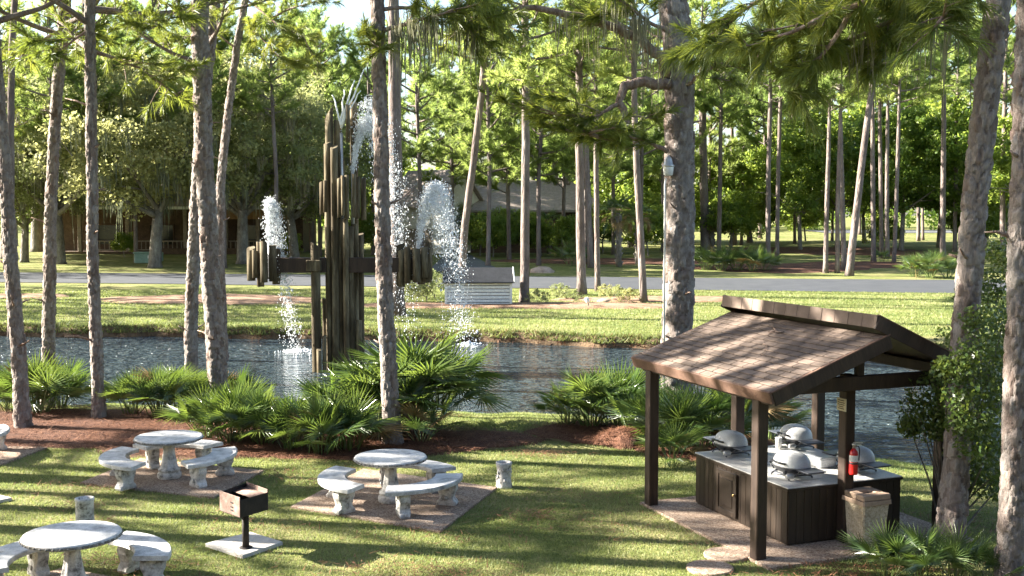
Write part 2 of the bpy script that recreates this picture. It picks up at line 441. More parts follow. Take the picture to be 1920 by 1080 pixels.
M['pale_board'] = pmat('pale_siding', [(0.3, (0.58, 0.60, 0.60)), (0.7, (0.76, 0.77, 0.76))], 3, 0.75, 0.2, 0.01, 20)
M['rail'] = pmat('grey_rail', [(0.3, (0.20, 0.16, 0.12)), (0.7, (0.32, 0.26, 0.20))], 3, 0.8, 0.1, 0.01, 20)
M['green_box'] = pmat('pale_green_paint', [(0.3, (0.16, 0.25, 0.20)), (0.7, (0.24, 0.34, 0.28))], 3, 0.5, 0.1, 0.01, 20)
M['rock'] = pmat('rock', [(0.3, (0.28, 0.20, 0.15)), (0.7, (0.45, 0.35, 0.28))], 3, 0.9, 0.6, 0.03, 14)

# ------------------------------------------------------------------ the setting
def build_ground():
    xs = np.concatenate([np.linspace(-320, -60, 16), np.linspace(-55, -22, 23), np.linspace(-21, 21, 141), np.linspace(22, 55, 23), np.linspace(60, 320, 16)])
    V = []; rows = []
    for x in xs:
        n, f = near_edge(x), far_edge(x)
        ys = list(np.linspace(-60, 8, 8)) + list(np.linspace(9, n - 3.4, 24)) + list(n - 3.4 + np.array([.8, 1.6, 2.4, 3.0, 3.4]))
        ys += list(np.linspace(n + .3, f - .05, 8)) + [f, f + .12, f + .3, f + .5] + list(np.linspace(f + 1, f + 5, 6)) + list(np.linspace(f + 6.5, road_far(x) + 4, 16))
        ys += list(np.linspace(road_far(x) + 8, 420, 30)) + [700]
        for i, y in enumerate(ys):
            if i < 8 + 24: z = 0.0
            elif i < 8 + 24 + 5: z = -0.45 * ((y - n + 3.4) / 3.4) ** 1.15 if y > n - 3.4 else 0
            elif i < 8 + 24 + 5 + 8: z = -0.95
            elif abs(y - f) < 1e-6: z = -0.5
            else: z = None
            if z is None:
                d = y - f
                if d < 0.2: z = -0.30 + 0.06 * math.sin(x * 5.1)
                elif d < 0.4: z = -0.10 + 0.04 * math.sin(x * 3.7)
                elif d < 0.55: z = -0.05
                elif d < 5.01: z = -0.05 + 0.05 * (d - .5) / 4.5
                else: z = float(rise(x, y))
            V.append((x, y, z))
        rows.append(len(ys))
    nr = rows[0]
    F = []; mi = []
    bi = 8 + 24 + 5 + 8
    for i in range(len(xs) - 1):
        for j in range(nr - 1):
            a = i * nr + j
            F.append((a, a + nr, a + nr + 1, a + 1))
            mi.append(1 if bi - 10 <= j < bi + 2 and j >= 8 + 24 + 4 else 0)
    me = np_mesh('ground', V, F, None, True)
    me.materials.append(M['lawn']); me.materials.append(M['bank'])
    me.polygons.foreach_set('material_index', np.array(mi, dtype=np.int32))
    tag(put('ground', me, None), kind='structure')
build_ground()

def build_water():
    xs = np.linspace(-200, 200, 161)
    V = []; F = []
    for x in xs: V += [(x, float(near_edge(x)) - 0.25, WATER_Z), (x, float(far_edge(x)) + 0.4, WATER_Z)]
    for i in range(len(xs) - 1): F.append((2 * i, 2 * i + 2, 2 * i + 3, 2 * i + 1))
    tag(put('pond_water', np_mesh('pond_water', V, F), M['water']), kind='structure')
build_water()

def build_road():
    xs = np.linspace(-260, 260, 60)
    V = []; F = []
    for x in xs:
        a, b = road_near(x), road_far(x)
        wob = 0.25 * math.sin(x * .21)
        V += [(x, a + wob, 0.03), (x, (a + b) / 2, 0.09), (x, b + wob, 0.03)]
    for i in range(len(xs) - 1):
        for k in (0, 1): F.append((3 * i + k, 3 * i + 3 + k, 3 * i + 4 + k, 3 * i + 1 + k))
    tag(put('road', np_mesh('road', V, F, None, True), M['asphalt']), kind='structure')
build_road()

def terrain_sheet(name, poly, mat, dz, sub=10):
    """bilinear four-cornered sheet laid over the terrain"""
    V = []; F = []
    a, b, c, d = [Vector(p[:2]) for p in poly]
    for i in range(sub + 1):
        for j in range(sub + 1):
            s, t = i / sub, j / sub
            p = (a * (1 - s) + b * s) * (1 - t) + (d * (1 - s) + c * s) * t
            V.append((p.x, p.y, th(p.x, p.y) + dz))
    for i in range(sub):
        for j in range(sub):
            q = i * (sub + 1) + j
            F.append((q, q + sub + 1, q + sub + 2, q + 1))
    return tag(put(name, np_mesh(name, V, F), mat), kind='structure')
terrain_sheet('driveway', [gpt(800, 512), gpt(945, 512), gpt(868, 473), gpt(842, 473)], M['drive'], 0.12)
terrain_sheet('far_street', [(50, 195), (140, 195), (140, 178), (50, 178)], M['drive'], 0.08, 6)

BLOBS = []
def blob_sheet(name, cx, cy, rx, ry, mat, dz=0.02, mound=0.04, seed=0, rot=0.0, rough=0.18, near=True):
    rg = random.Random(seed)
    ph = [rg.uniform(0, 6.28) for _ in range(5)]
    nr, ns = 9, 56
    V = [(cx, cy, th(cx, cy) + dz + mound)]; F = []
    cr, sr = math.cos(rot), math.sin(rot)
    for r in range(1, nr + 1):
        k = r / nr
        for s in range(ns):
            a = 2 * math.pi * s / ns
            w = 1 + rough * (math.sin(2 * a + ph[0]) * .6 + math.sin(3 * a + ph[1]) * .5 + math.sin(5 * a + ph[2]) * .3 + math.sin(11 * a + ph[3]) * .2 + math.sin(17 * a + ph[4]) * .14)
            lx, ly = math.cos(a) * rx * k * w, math.sin(a) * ry * k * w
            x, y = cx + lx * cr - ly * sr, cy + lx * sr + ly * cr
            h = mound * (1 - k * k) + 0.012 * rg.uniform(-1, 1)
            V.append((x, y, th(x, y) + (dz + h if r < nr else -0.02)))
    F3 = [(0, 1 + s, 1 + (s + 1) % ns, 1 + (s + 1) % ns) for s in range(ns)]
    vs = V; fs = [(0, 1 + s, 1 + (s + 1) % ns) for s in range(ns)]
    for r in range(nr - 1):
        for s in range(ns):
            t = (s + 1) % ns
            fs.append((1 + r * ns + s, 1 + (r + 1) * ns + s, 1 + (r + 1) * ns + t, 1 + r * ns + t))
    mb = MB(); mb.add(vs, fs, True)
    o = mb.build(name, mat)
    tag(o, kind='structure')
    if near: BLOBS.append((cx, cy, rx * 0.93, ry * 0.93, rot))
    return o
# near mulch beds (position from where they lie in the picture)
def bed(px, py, rx, ry, **k):
    x, y = gp(px, py)
    return blob_sheet('mulch_bed', x, y, rx, ry, **k)
bed(90, 800, 4.6, 2.6, mat=M['mulch'], seed=1)
bed(440, 812, 3.2, 2.5, mat=M['mulch'], seed=2)
bed(640, 830, 2.6, 1.9, mat=M['mulch'], seed=3)
bed(830, 826, 1.9, 1.25, mat=M['mulch'], seed=4)
bed(1140, 812, 1.75, 1.35, mat=M['mulch'], seed=5)
bed(1168, 832, 0.62, 0.5, mat=M['mulch'], seed=6, mound=0.26, dz=0.04)
bed(1320, 835, 1.6, 1.6, mat=M['mulch'], seed=7)
# far beds
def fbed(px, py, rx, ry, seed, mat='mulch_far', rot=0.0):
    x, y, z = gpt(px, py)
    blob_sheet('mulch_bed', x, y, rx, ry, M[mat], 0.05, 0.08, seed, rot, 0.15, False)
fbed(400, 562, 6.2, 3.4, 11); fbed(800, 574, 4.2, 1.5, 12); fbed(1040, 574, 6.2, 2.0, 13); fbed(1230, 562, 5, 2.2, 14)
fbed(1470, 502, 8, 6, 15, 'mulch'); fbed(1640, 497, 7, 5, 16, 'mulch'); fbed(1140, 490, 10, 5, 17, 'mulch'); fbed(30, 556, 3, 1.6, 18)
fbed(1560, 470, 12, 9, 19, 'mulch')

# ------------------------------------------------------------------ patio pads
RECTS = []
def pad(name, pts, mat, h=0.035, z0=-0.05):
    mb = MB(); mb.prism(pts, z0, h, 0.008)
    RECTS.append(pts)
    return tag(mb.build(name, mat), kind='structure')
def par(a, b, c):  # a left, b front, c right -> fourth corner behind
    return [a, b, c, (a[0] + c[0] - b[0], a[1] + c[1] - b[1])]
pad('patio_pad', par(gp(545, 953), gp(825, 1000), gp(932, 917)), M['aggregate'])
pad('patio_pad', par(gp(150, 908), gp(400, 936), gp(495, 885)), M['aggregate'])
pad('patio_pad', [(-6.9, 12.6), (-5.2, 11.9), (-4.15, 13.6), (-5.9, 14.4)], M['aggregate'])
pad('patio_pad', [(-12.2, 20.1), (-9.5, 19.75), (-9.2, 21.9), (-11.9, 22.2)], M['aggregate'])
pad('grill_slab', [gp(385, 1025), gp(455, 1048), gp(530, 1022), gp(470, 1003)], M['slab'], 0.05)
pad('grill_slab', [(-9.1, 17.7), (-8.5, 17.4), (-8.13, 17.93), (-8.7, 18.3)], M['slab'], 0.05)

# shelter frame: u along the eave towards the viewer, v across
P1 = Vector(gp(1221, 950)); P2 = Vector(gp(1421, 1052))
SL = (P2 - P1).length
SU = (P2 - P1) / SL
SV = Vector((-SU.y, SU.x))
SW = 3.17
S_RZ = math.atan2(SV.y, SV.x)      # local x = v ; local y = -u
def sw(u, v, z=0.0):
    q = P1 + SU * u + SV * v
    return Vector((q.x, q.y, z))
def s2(u, v):
    q = P1 + SU * u + SV * v
    return (q.x, q.y)
pad('shelter_slab', [s2(-.2, -.1), s2(3.38, -.1), s2(3.38, 3.38), s2(-.2, 3.38)], M['aggregate'], 0.04)
for i, (px, py, r) in enumerate(((1362, 1043, .31), (1331, 1068, .31))):
    x, y = gp(px, py)
    mb = MB()
    mb.lathe([(r * .97, -.04), (r, 0.02), (r * .985, 0.036), (r * .95, 0.042)], 40, (0, 0, 0))
    o = mb.build('stepping_stone', M['aggregate'], None, (x, y, 0), i * 0.7)
    tag(o, ['round pebbled stepping stone touching the shelter slab by its front post', 'round pebbled stepping stone farther out in the grass from the shelter slab'][i], 'stepping stone', 'round stepping stones beside the shelter')
    BLOBS.append((x, y, r, r, 0))

# ------------------------------------------------------------------ the grill shelter
def build_shelter():
    root = thing('picnic_shelter', (P1.x, P1.y, 0), 'open brown timber shelter with shingled gable roof over the grill counter', 'shelter', None, S_RZ)
    def lp(u, v, z): return (v, -u, z)
    post = MB(); 
    pm = {}
    def add_post(u, v, h):
        k = round(h, 2)
        if k not in pm:
            mb = MB(); mb.box((0, 0, h / 2), (.165, .165, h), 0, None, .012); pm[k] = mb.mesh('post')
        put('post', pm[k], M['timber'], root, lp(u, v, 0.0))
    EZ, S1, S2 = 2.36, 0.363, 0.45
    for (u, v, h) in ((0, 0, 2.2), (SL, 0, 2.2), (SL - .22, 1.585, 2.42), (SL - .1, SW, 2.42), (0, 1.585, 2.42), (0, SW, 2.42)):
        add_post(u, v, h)
    # beams
    MB().box(lp(SL / 2, 0, 2.24), (.10, SL + .5, .16), 0, None, .01).build('eave_beam', M['timber'], root)
    MB().box(lp(SL / 2, SW, 2.42), (.10, SL + .5, .16), 0, None, .01).build('eave_beam', M['timber'], root)
    MB().box(lp(SL + .02, SW / 2 + .15, 2.33), (SW + .25, .09, .20), 0, None, .01).build('tie_beam', M['timber'], root)
    MB().box(lp(0, SW / 2 + .15, 2.33), (SW + .25, .09, .20), 0, None, .01).build('tie_beam', M['timber'], root)
    for u in (SL + .02, 0):
        MB().box(lp(u, 1.585, 2.68), (.12, .09, .5), 0, None, .01).build('king_post', M['timber'], root)
    u0, u1 = -.40, SL + .40
    Ly = u1 - u0; uc = (u0 + u1) / 2
    vL0, vL1 = -.12, 1.74
    vR0, vR1 = 1.58, 3.52
    zR = 3.30
    a1, a2 = math.atan(S1), math.atan(S2)
    def slope_frame(v0, z0, ang):      # local x runs along the slope
        return Matrix.Translation((v0, -uc, z0)) @ Matrix.Rotation(-ang, 4, 'Y')
    # left slope
    Ls = (vL1 - vL0) / math.cos(a1)
    fr = slope_frame(vL0, EZ, a1)
    mb = MB(); mb.box((Ls / 2, 0, -.035), (Ls, Ly, .05))
    deckL = mb.build('roof_slope', M['timber'], root); deckL.matrix_local = fr
    Rs = (vR1 - vR0) / math.cos(a2)
    frR = slope_frame(vR0, zR, -a2)
    mb = MB(); mb.box((Rs / 2, 0, -.035), (Rs, Ly, .05))
    deckR = mb.build('roof_slope', M['timber'], root); deckR.matrix_local = frR
    rg = random.Random(5)
    sm = MB(); sm.box((.0625, 0, .007), (.125, .276, .016), 0, None, .004); sme = sm.mesh('shingle')
    def shingle(deck, x, y, wy, tilt, up):
        o = put('shingle', sme, M['shingle'], deck)
        m = Matrix.Translation((x, y, 0.0)) @ Matrix.Rotation(tilt, 4, 'Y')
        o.matrix_local = m @ Matrix.Diagonal((1, wy / .29, 1, 1))
    ex = .139; tw = .29
    for deck, length, rev in ((deckL, Ls, False), (deckR, Rs, True)):
        nc = int(length / ex)
        for c in range(nc):
            off = (0, .145, .07, .21)[c % 4]
            y = -Ly / 2 - off
            while y < Ly / 2 - .02:
                a = max(y, -Ly / 2 - .01); b = min(y + tw, Ly / 2 + .01)
                if b - a > .05:
                    if not rev: shingle(deck, c * ex - .012, (a + b) / 2, b - a, R(3.0) + rg.uniform(-.004, .006), c)
                    else:
                        o = put('shingle', sme, M['shingle'], deck)
                        o.matrix_local = Matrix.Translation((length - c * ex + .012, (a + b) / 2, 0)) @ Matrix.Rotation(math.pi, 4, 'Z') @ Matrix.Rotation(R(3.0), 4, 'Y') @ Matrix.Diagonal((1, (b - a) / .29, 1, 1))
                y += tw
    # fascias and barge boards
    MB().box((-.022, 0, -.075), (.04, Ly + .06, .17), 0, None, .006).build('fascia', M['fascia'], deckL)
    MB().box((Rs + .022, 0, -.075), (.04, Ly + .06, .17), 0, None, .006).build('fascia', M['fascia'], deckR)
    for s in (-1, 1):
        MB().box((Ls / 2, s * (Ly / 2 + .018), -.10), (Ls, .035, .20), 0, None, .006).build('barge_board', M['timber'], deckL)
        MB().box((Rs / 2, s * (Ly / 2 + .018), -.10), (Rs, .035, .20), 0, None, .006).build('barge_board', M['timber'], deckR)
        MB().box((Ls / 2, s * (Ly / 2 + .012), -.004), (Ls + .03, .06, .018), 0, None, .004).build('drip_edge', M['fascia'], deckL)
        MB().box((Rs / 2, s * (Ly / 2 + .012), -.004), (Rs + .03, .06, .018), 0, None, .004).build('drip_edge', M['fascia'], deckR)
    # the raised ridge edge, clad in shingle strips
    rf = MB(); rf.box((vR0 - .02, -uc, zR - .095), (.04, Ly + .05, .17), 0, None, .006)
    rfo = rf.build('ridge_fascia', M['timber'], root)
    n = 13; w = (Ly + .05) / n
    cm = MB(); cm.box((0, 0, 0), (.014, w - .006, .185), 0, None, .004); cme = cm.mesh('ridge_shingle')
    for i in range(n):
        o = put('ridge_shingle', cme, M['shingle'], rfo)
        o.location = (vR0 - .049 + rg.uniform(-.003, .003), -uc - Ly / 2 - .025 + w * (i + .5), zR - .085)
        o.rotation_euler = (0, R(8), 0)
    return root
build_shelter()

def twig(name, pts, r, label, cat):
    mb = MB()
    base = Vector(pts[0][0])
    for p in pts: mb.tube([Vector(q) - base for q in p], r, 5)
    return tag(mb.build(name, M['bark'], None, base), label, cat)
def roofpt(u, v): return sw(u, v, 2.36 + .363 * (v + .12) + .035)
twig('fallen_twig', [[roofpt(1.55, 1.22), roofpt(1.45, 1.30), roofpt(1.22, 1.38)], [roofpt(1.45, 1.30), roofpt(1.38, 1.2)], [roofpt(1.5, 1.26), roofpt(1.62, 1.3)]], .012, 'dark forked twig lying high on the shelter roof below its ridge', 'twig')
twig('fallen_twig', [[roofpt(2.1, .62), roofpt(1.95, .78), roofpt(1.85, .86), roofpt(1.7, .9)]], .006, 'thin curved twig lying on the middle of the shelter roof', 'twig')

def build_counter():
    u0, u1, v0, v1, h = .22, 2.67, .69, 2.62, .85
    root = thing('grill_counter', sw(0, 0, 0), 'dark brown cabinet island with pale tiled top under the shelter', 'counter', None, S_RZ)
    def lp(u, v, z): return (v, -u, z)
    uc, vc = (u0 + u1) / 2, (v0 + v1) / 2
    MB().box(lp(uc, vc, .43), (v1 - v0 - .03, u1 - u0 - .03, .77)).build('cabinet_body', M['cab'], root)
    MB().box(lp(uc, vc, .045), (v1 - v0 - .10, u1 - u0 - .10, .05)).build('plinth', M['timber'], root)
    nb = 19; w = (u1 - u0) / nb
    bm = MB(); bm.box((0, 0, 0), (.02, w - .005, .74), 0, None, .004); bme = bm.mesh('cabinet_board')
    for i in range(nb):
        put('cabinet_board', bme, M['cab'], root, lp(u0 + w * (i + .5), v0 - .004, .44))
        put('cabinet_board', bme, M['cab'], root, lp(u0 + w * (i + .5), v1 + .004, .44))
    nb2 = 15; w2 = (v1 - v0) / nb2
    bm = MB(); bm.box((0, 0, 0), (w2 - .005, .02, .74), 0, None, .004); bme2 = bm.mesh('cabinet_board')
    for i in range(nb2):
        put('cabinet_board', bme2, M['cab'], root, lp(u1 + .004, v0 + w2 * (i + .5), .44))
        put('cabinet_board', bme2, M['cab'], root, lp(u0 - .004, v0 + w2 * (i + .5), .44))
    # door on the left face
    du = 1.16
    d = MB(); d.box(lp(du, v0 - .028, .44), (.022, .56, .66), 0, None, .005)
    do = d.build('door', M['cab'], root)
    for s in (-1, 1):
        MB().box(lp(du + s * .245, v0 - .046, .44), (.016, .07, .66), 0, None, .004).build('door_stile', M['cab'], do)
        MB().box(lp(du, v0 - .046, .44 + s * .295), (.0155, .42, .07), 0, None, .004).build('door_rail', M['cab'], do)
    MB().box(lp(du, v0 - .043, .44), (.012, .32, .42), 0, None, .006).build('raised_panel', M['cab'], do)
    MB().lathe([(.008, 0), (.008, .018), (.02, .024), (.022, .034), (.014, .042)], 14, lp(du + .25, v0 - .054, .46), True, 1, 1, Matrix.Rotation(R(-90), 4, 'Y')).build('knob', M['brass'], do)
    # top: large pale tiles on a dark edge
    MB().box(lp(uc, vc, .832), (v1 - v0 + .06, u1 - u0 + .06, .04), 0, None, .006).build('top_edge', M['cab'], root)
    nu, nv = 8, 6
    tu, tv = (u1 - u0 + .05) / nu, (v1 - v0 + .05) / nv
    tm = MB(); tm.box((0, 0, 0), (tv - .005, tu - .005, .016), 0, None, .003); tme = tm.mesh('top_tile')
    for i in range(nu):
        for j in range(nv):
            put('top_tile', tme, M['tile_top'], root, lp(u0 - .025 + tu * (i + .5), v0 - .025 + tv * (j + .5), .856))
build_counter()
CTOP = .865

def build_grill():
    g = thing('portable_grill', (0, 0, 0), 'x', 'grill', 'portable gas grills on the shelter counter')
    # lid: domed, wider than deep
    def dome(w, d, h, z, n=32, rings=9, p=2.4, down=False):
        vs = []; fs = []
        for i in range(rings):
            t = (math.pi / 2) * i / (rings - 1) * (0.985 if i == rings - 1 else 1)
            k = math.cos(t) ** (2 / p); zz = math.sin(t) ** (2 / p) * h
            for j in range(n):
                a = 2 * math.pi * j / n
                ca, sa = math.cos(a), math.sin(a)
                vs.append((math.copysign(abs(ca) ** .82, ca) * w * k, math.copysign(abs(sa) ** .82, sa) * d * k, z + (-zz if down else zz)))
        for i in range(rings - 1):
            for j in range(n):
                q = (j + 1) % n
                f = (i * n + j, i * n + q, (i + 1) * n + q, (i + 1) * n + j)
                fs.append(f[::-1] if down else f)
        top = tuple((rings - 1) * n + j for j in range(n))
        fs.append(top[::-1] if down else top)
        return vs, fs
    lid = MB(); lid.add(*dome(.29, .225, .195, .175), True)
    lo = lid.build('lid', M['grill_lid'], g)
    rim = MB(); rim.add(*dome(.297, .232, .02, .165, 32, 3), True); rim.build('rim', M['steel'], lo)
    hd = MB(); hd.tube([(-.13, -.215, .225), (-.13, -.262, .235), (.13, -.262, .235), (.13, -.215, .225)], .013, 8)
    hd.build('handle', M['black_plastic'], lo)
    th_ = MB(); th_.lathe([(.026, 0), (.028, .006), (.02, .012)], 18, (0, -.196, .275), True, 1, 1, Matrix.Rotation(R(62), 4, 'X')); th_.build('thermometer', M['steel'], lo)
    bw = MB(); bw.add(*dome(.285, .22, .12, .165, 32, 7, 2.2, True), True); bw.build('firebox', M['black_plastic'], g)
    cr = MB()
    for s in (-1, 1):
        cr.tube([(s * .20, -.21, .005), (s * .20, -.20, .03), (s * .22, -.10, .06), (s * .22, .10, .06), (s * .20, .20, .03), (s * .20, .21, .005)], .014, 8)
    cr.tube([(-.21, -.15, .05), (.21, -.15, .05)], .011, 8); cr.tube([(-.21, .15, .05), (.21, .15, .05)], .011, 8)
    cr.build('cradle', M['grey_plastic'], g)
    for s in (-1, 1):
        t = MB(); t.box((s * .44, 0, .17), (.27, .33, .018), 0, None, .007)
        t.box((s * .44, 0, .156), (.22, .27, .012))
        to = t.build('side_table', M['grey_plastic'], g)
        b = MB(); b.tube([(s * .36, -.12, .155), (s * .25, -.12, .08)], .01, 6); b.tube([(s * .36, .12, .155), (s * .25, .12, .08)], .01, 6)
        b.build('bracket', M['black_plastic'], to)
    k = MB(); k.lathe([(.03, 0), (.03, .02), (.022, .035)], 14, (.13, -.205, .10), True, 1, 1, Matrix.Rotation(R(90), 4, 'X')); k.build('control_knob', M['black_plastic'], g)
    c = MB(); c.lathe([(.012, 0), (.036, .008), (.04, .03), (.04, .10), (.03, .12), (.012, .125)], 16, (.24, -.22, .075), True, 1, 1, Matrix.Rotation(R(90), 4, 'X') @ Matrix.Translation((0, 0, -.06))); c.build('gas_canister', M['steel'], g)
    return g
proto = build_grill()
grills = [((1370, 851), 'silver lidded portable grill above the cabinet door end of counter', 0.0),
          ((1484, 893), 'silver lidded portable grill at the counter corner beside the front post', 0.05),
          ((1492, 838), 'silver lidded portable grill with a white cup standing against its lid', -0.06),
          ((1604, 881), 'silver lidded portable grill behind the post with the fire extinguisher', 0.04)]
G_RZ = math.atan2(SV.y, SV.x) - math.pi / 2
gpos = []
for i, (q, lab, dr) in enumerate(grills):
    o = proto if i == 0 else copy_tree(proto)
    x, y = gp(q[0], q[1], CTOP)
    o.location = (x, y, CTOP); o.rotation_euler = (0, 0, G_RZ + dr); o['label'] = lab
    gpos.append((x, y))
# white cup / small canister standing beside the rear grill, a cloudy storage bin between the grills
x, y = gp(1492, 845, CTOP)
cupp = Vector((gpos[2][0], gpos[2][1])) - SV * .36 + SU * .04
tag(MB().lathe([(.04, 0), (.05, .10), (.055, .19), (.05, .195), (.045, .19), (.036, .02)], 20).build('cup', M['white_paint'], None, (cupp.x, cupp.y, CTOP)), 'tall white paper cup on the counter in front of a grill', 'cup')
x, y = gp(1537, 872, CTOP)
sb = thing('storage_bin', (x, y, CTOP), 'cloudy plastic storage bin with lid standing between the grills', 'bin', None, G_RZ)
MB().box((0, 0, .07), (.42, .30, .14), 0, None, .02).build('tub', M['clear_bin'], sb)
MB().box((0, 0, .148), (.45, .33, .022), 0, None, .008).build('lid', M['clear_bin'], sb)
MB().box((.05, -.1515, .075), (.08, .004, .045)).build('label_sticker', M['white_paint'], sb)

# trash bin
def build_bin():
    c = sw(3.02, 1.74, .04)
    b = thing('trash_bin', c, 'pebbled concrete waste bin with tan lid against the shelter counter', 'trash bin', None, S_RZ)
    def fr(mb, w0, w1, z0, z1, e=.02):
        vs = []
        for w, z in ((w0, z0), (w1, z1)):
            for sx, sy in ((-1, -1), (1, -1), (1, 1), (-1, 1)):
                q = [(sx * w, sy * (w - e)), (sx * (w - e), sy * w)]
                if sx * sy > 0: q = q[::-1] if False else q
                vs += ([(q[0][0], q[0][1], z), (q[1][0], q[1][1], z)] if sx * sy < 0 else [(q[1][0], q[1][1], z), (q[0][0], q[0][1], z)])
        # order corners counter-clockwise
        def ang(p): return math.atan2(p[1], p[0])
        lo = sorted(vs[:8], key=ang); hi = sorted(vs[8:], key=ang)
        fs = [tuple(range(8))[::-1], tuple(range(8, 16))] + [(i, (i + 1) % 8, 8 + (i + 1) % 8, 8 + i) for i in range(8)]
        mb.add(lo + hi, fs)
    mb = MB(); fr(mb, .175, .225, 0, .66); mb.build('body', M['aggregate_bin'], b)
    # lid: four rims round an opening, sloping collar
    li = MB()
    fr(li, .245, .24, .62, .68)
    lo = li.build('lid', M['lid_tan'], b)
    rim = MB()
    for (cx, cy, sx, sy) in ((0, -.155, .46, .15), (0, .165, .46, .13), (-.16, .01, .14, .18), (.16, .01, .14, .18)):
        rim.box((cx, cy, .72), (sx, sy, .08), 0, None, .012)
    rim.build('rim', M['lid_tan'], lo)
    MB().box((0, .01, .684), (.17, .17, .006)).build('opening', M['black_plastic'], lo)
build_bin()

# fire extinguisher and notice on the middle gable post
def build_ext():
    c = sw(SL - .22 + .0825 + .062, 1.60, 1.02)
    e = thing('fire_extinguisher', c, 'small red fire extinguisher hung on the shelter post', 'fire extinguisher', None, S_RZ)
    MB().lathe([(.02, 0), (.055, .006), (.06, .03), (.06, .29), (.052, .33), (.03, .36), (.022, .375)], 20).build('cylinder', M['red_paint'], e)
    MB().lathe([(.0612, .19), (.0615, .195), (.0615, .275), (.0612, .28)], 20).build('label_band', M['white_paint'], e)
    MB().lathe([(.022, .372), (.022, .42), (.03, .425), (.03, .44)], 12).build('valve', M['steel'], e)
    h = MB(); h.box((.045, -.03, .455), (.13, .022, .014), R(-25)); h.box((.04, -.03, .425), (.10, .022, .012), R(-25)); h.build('lever', M['steel'], e)
    MB().tube([(.02, -.01, .41), (.06, -.03, .40), (.075, -.03, .34), (.072, -.02, .2)], .008, 8).build('hose', M['black_plastic'], e)
    MB().box((0, .058, .2), (.05, .02, .30)).build('wall_bracket', M['black_iron'], e)
    MB().lathe([(.0622, .155), (.0627, .16), (.0627, .175), (.0622, .18)], 20).build('strap', M['black_plastic'], e)
build_ext()
def build_sign():
    c = sw(SL - .22, 1.585 - .0825 - .012, zat(766, 15.7))
    s = thing('notice', c, 'small tan notice plate with dark print on the shelter post', 'sign', None, S_RZ)
    MB().box((0, 0, .09), (.016, .20, .18), 0, None, .004).build('plate', M['paper'], s)
    for k, (z, w) in enumerate(((.15, .13), (.118, .15), (.09, .14), (.062, .10), (.034, .13))):
        MB().box((-.0095, .0, z), (.003, w, .012)).build('print_line', M['ink'], s)
build_sign()

# ------------------------------------------------------------------ concrete tables and benches
def build_table(loc, rz, label):
    t = thing('concrete_table', loc, label, 'table', 'round concrete tables', rz)
    D = .58
    MB().lathe([(D - .05, .665), (D - .01, .672), (D, .69), (D, .715), (D - .012, .732), (D - .03, .737)], 56).build('tabletop', M['concrete_top'], t)
    eg = MB()
    for k in range(44):        # beaded relief round the rim
        a = 2 * math.pi * k / 44
        eg.lathe([(.006, -.012), (.016, -.004), (.016, .006), (.006, .014)], 6, (math.cos(a) * (D + .001), math.sin(a) * (D + .001), .695))
    eg.build('rim_relief', M['concrete_rim'], t)
    MB().lathe([(D - .02, .672), (D + .002, .688), (D + .002, .714), (D - .012, .726)], 56).build('rim_band', M['concrete_rim'], t)
    # eight-sided fluted pedestal
    prof = [(.19, 0), (.205, .02), (.205, .085), (.18, .10), (.175, .13), (.19, .14), (.19, .165), (.155, .18), (.14, .24), (.115, .36), (.098, .48), (.105, .56), (.15, .62), (.20, .655), (.21, .667)]
    n = 40; vs = []; fs = []
    for r, z in prof:
        for k in range(n):
            a = 2 * math.pi * k / n
            fl = 1 - (.10 * (0.5 + 0.5 * math.cos(8 * a)) if .2 < z < .63 else 0)
            vs.append((r * fl * math.cos(a), r * fl * math.sin(a), z))
    for i in range(len(prof) - 1):
        for k in range(n):
            j = (k + 1) % n; fs.append((i * n + k, i * n + j, (i + 1) * n + j, (i + 1) * n + k))
    mb = MB(); mb.add(vs, fs, True); mb.build('pedestal', M['concrete'], t)
    return t
def bench_leg_mesh():
    # scroll-shaped leg: an S outline given thickness, with carved ribs
    prof = [(-.15, 0), (.15, 0), (.165, .03), (.15, .065), (.12, .085), (.105, .13), (.125, .19), (.15, .24), (.16, .30), (.145, .345), (.16, .38), (-.16, .38), (-.145, .345), (-.16, .30), (-.15, .24), (-.125, .19), (-.105, .13), (-.12, .085), (-.15, .065), (-.165, .03)]
    w = .075; n = len(prof)
    vs = [(x, -w, z) for x, z in prof] + [(x, w, z) for x, z in prof]
    ins = [(x * .72, -w - .018, .19 + (z - .19) * .74) for x, z in prof]; ins2 = [(x, -y, z) for x, y, z in ins]
    vs += ins + ins2
    fs = [(i, i + n, (i + 1) % n + n, (i + 1) % n) for i in range(n)]
    fs += [(i, (i + 1) % n, (i + 1) % n + 2 * n, i + 2 * n) for i in range(n)]
    fs += [((i + 1) % n + n, i + n, i + 3 * n, (i + 1) % n + 3 * n) for i in range(n)]
    fs += [tuple(range(2 * n, 3 * n)), tuple(range(3 * n, 4 * n))[::-1]]
    mb = MB(); mb.add(vs, fs)
    for s in (-1, 1):
        for z in (.12, .27):
            mb.lathe([(.0, -.01), (.035, 0), (.03, .012), (.01, .018)], 10, (0, s * (w + .018), z), True, 1, 1, Matrix.Rotation(R(90) * (1 if s < 0 else -1), 4, 'X'))
    return mb.mesh('leg')
LEG = bench_leg_mesh()
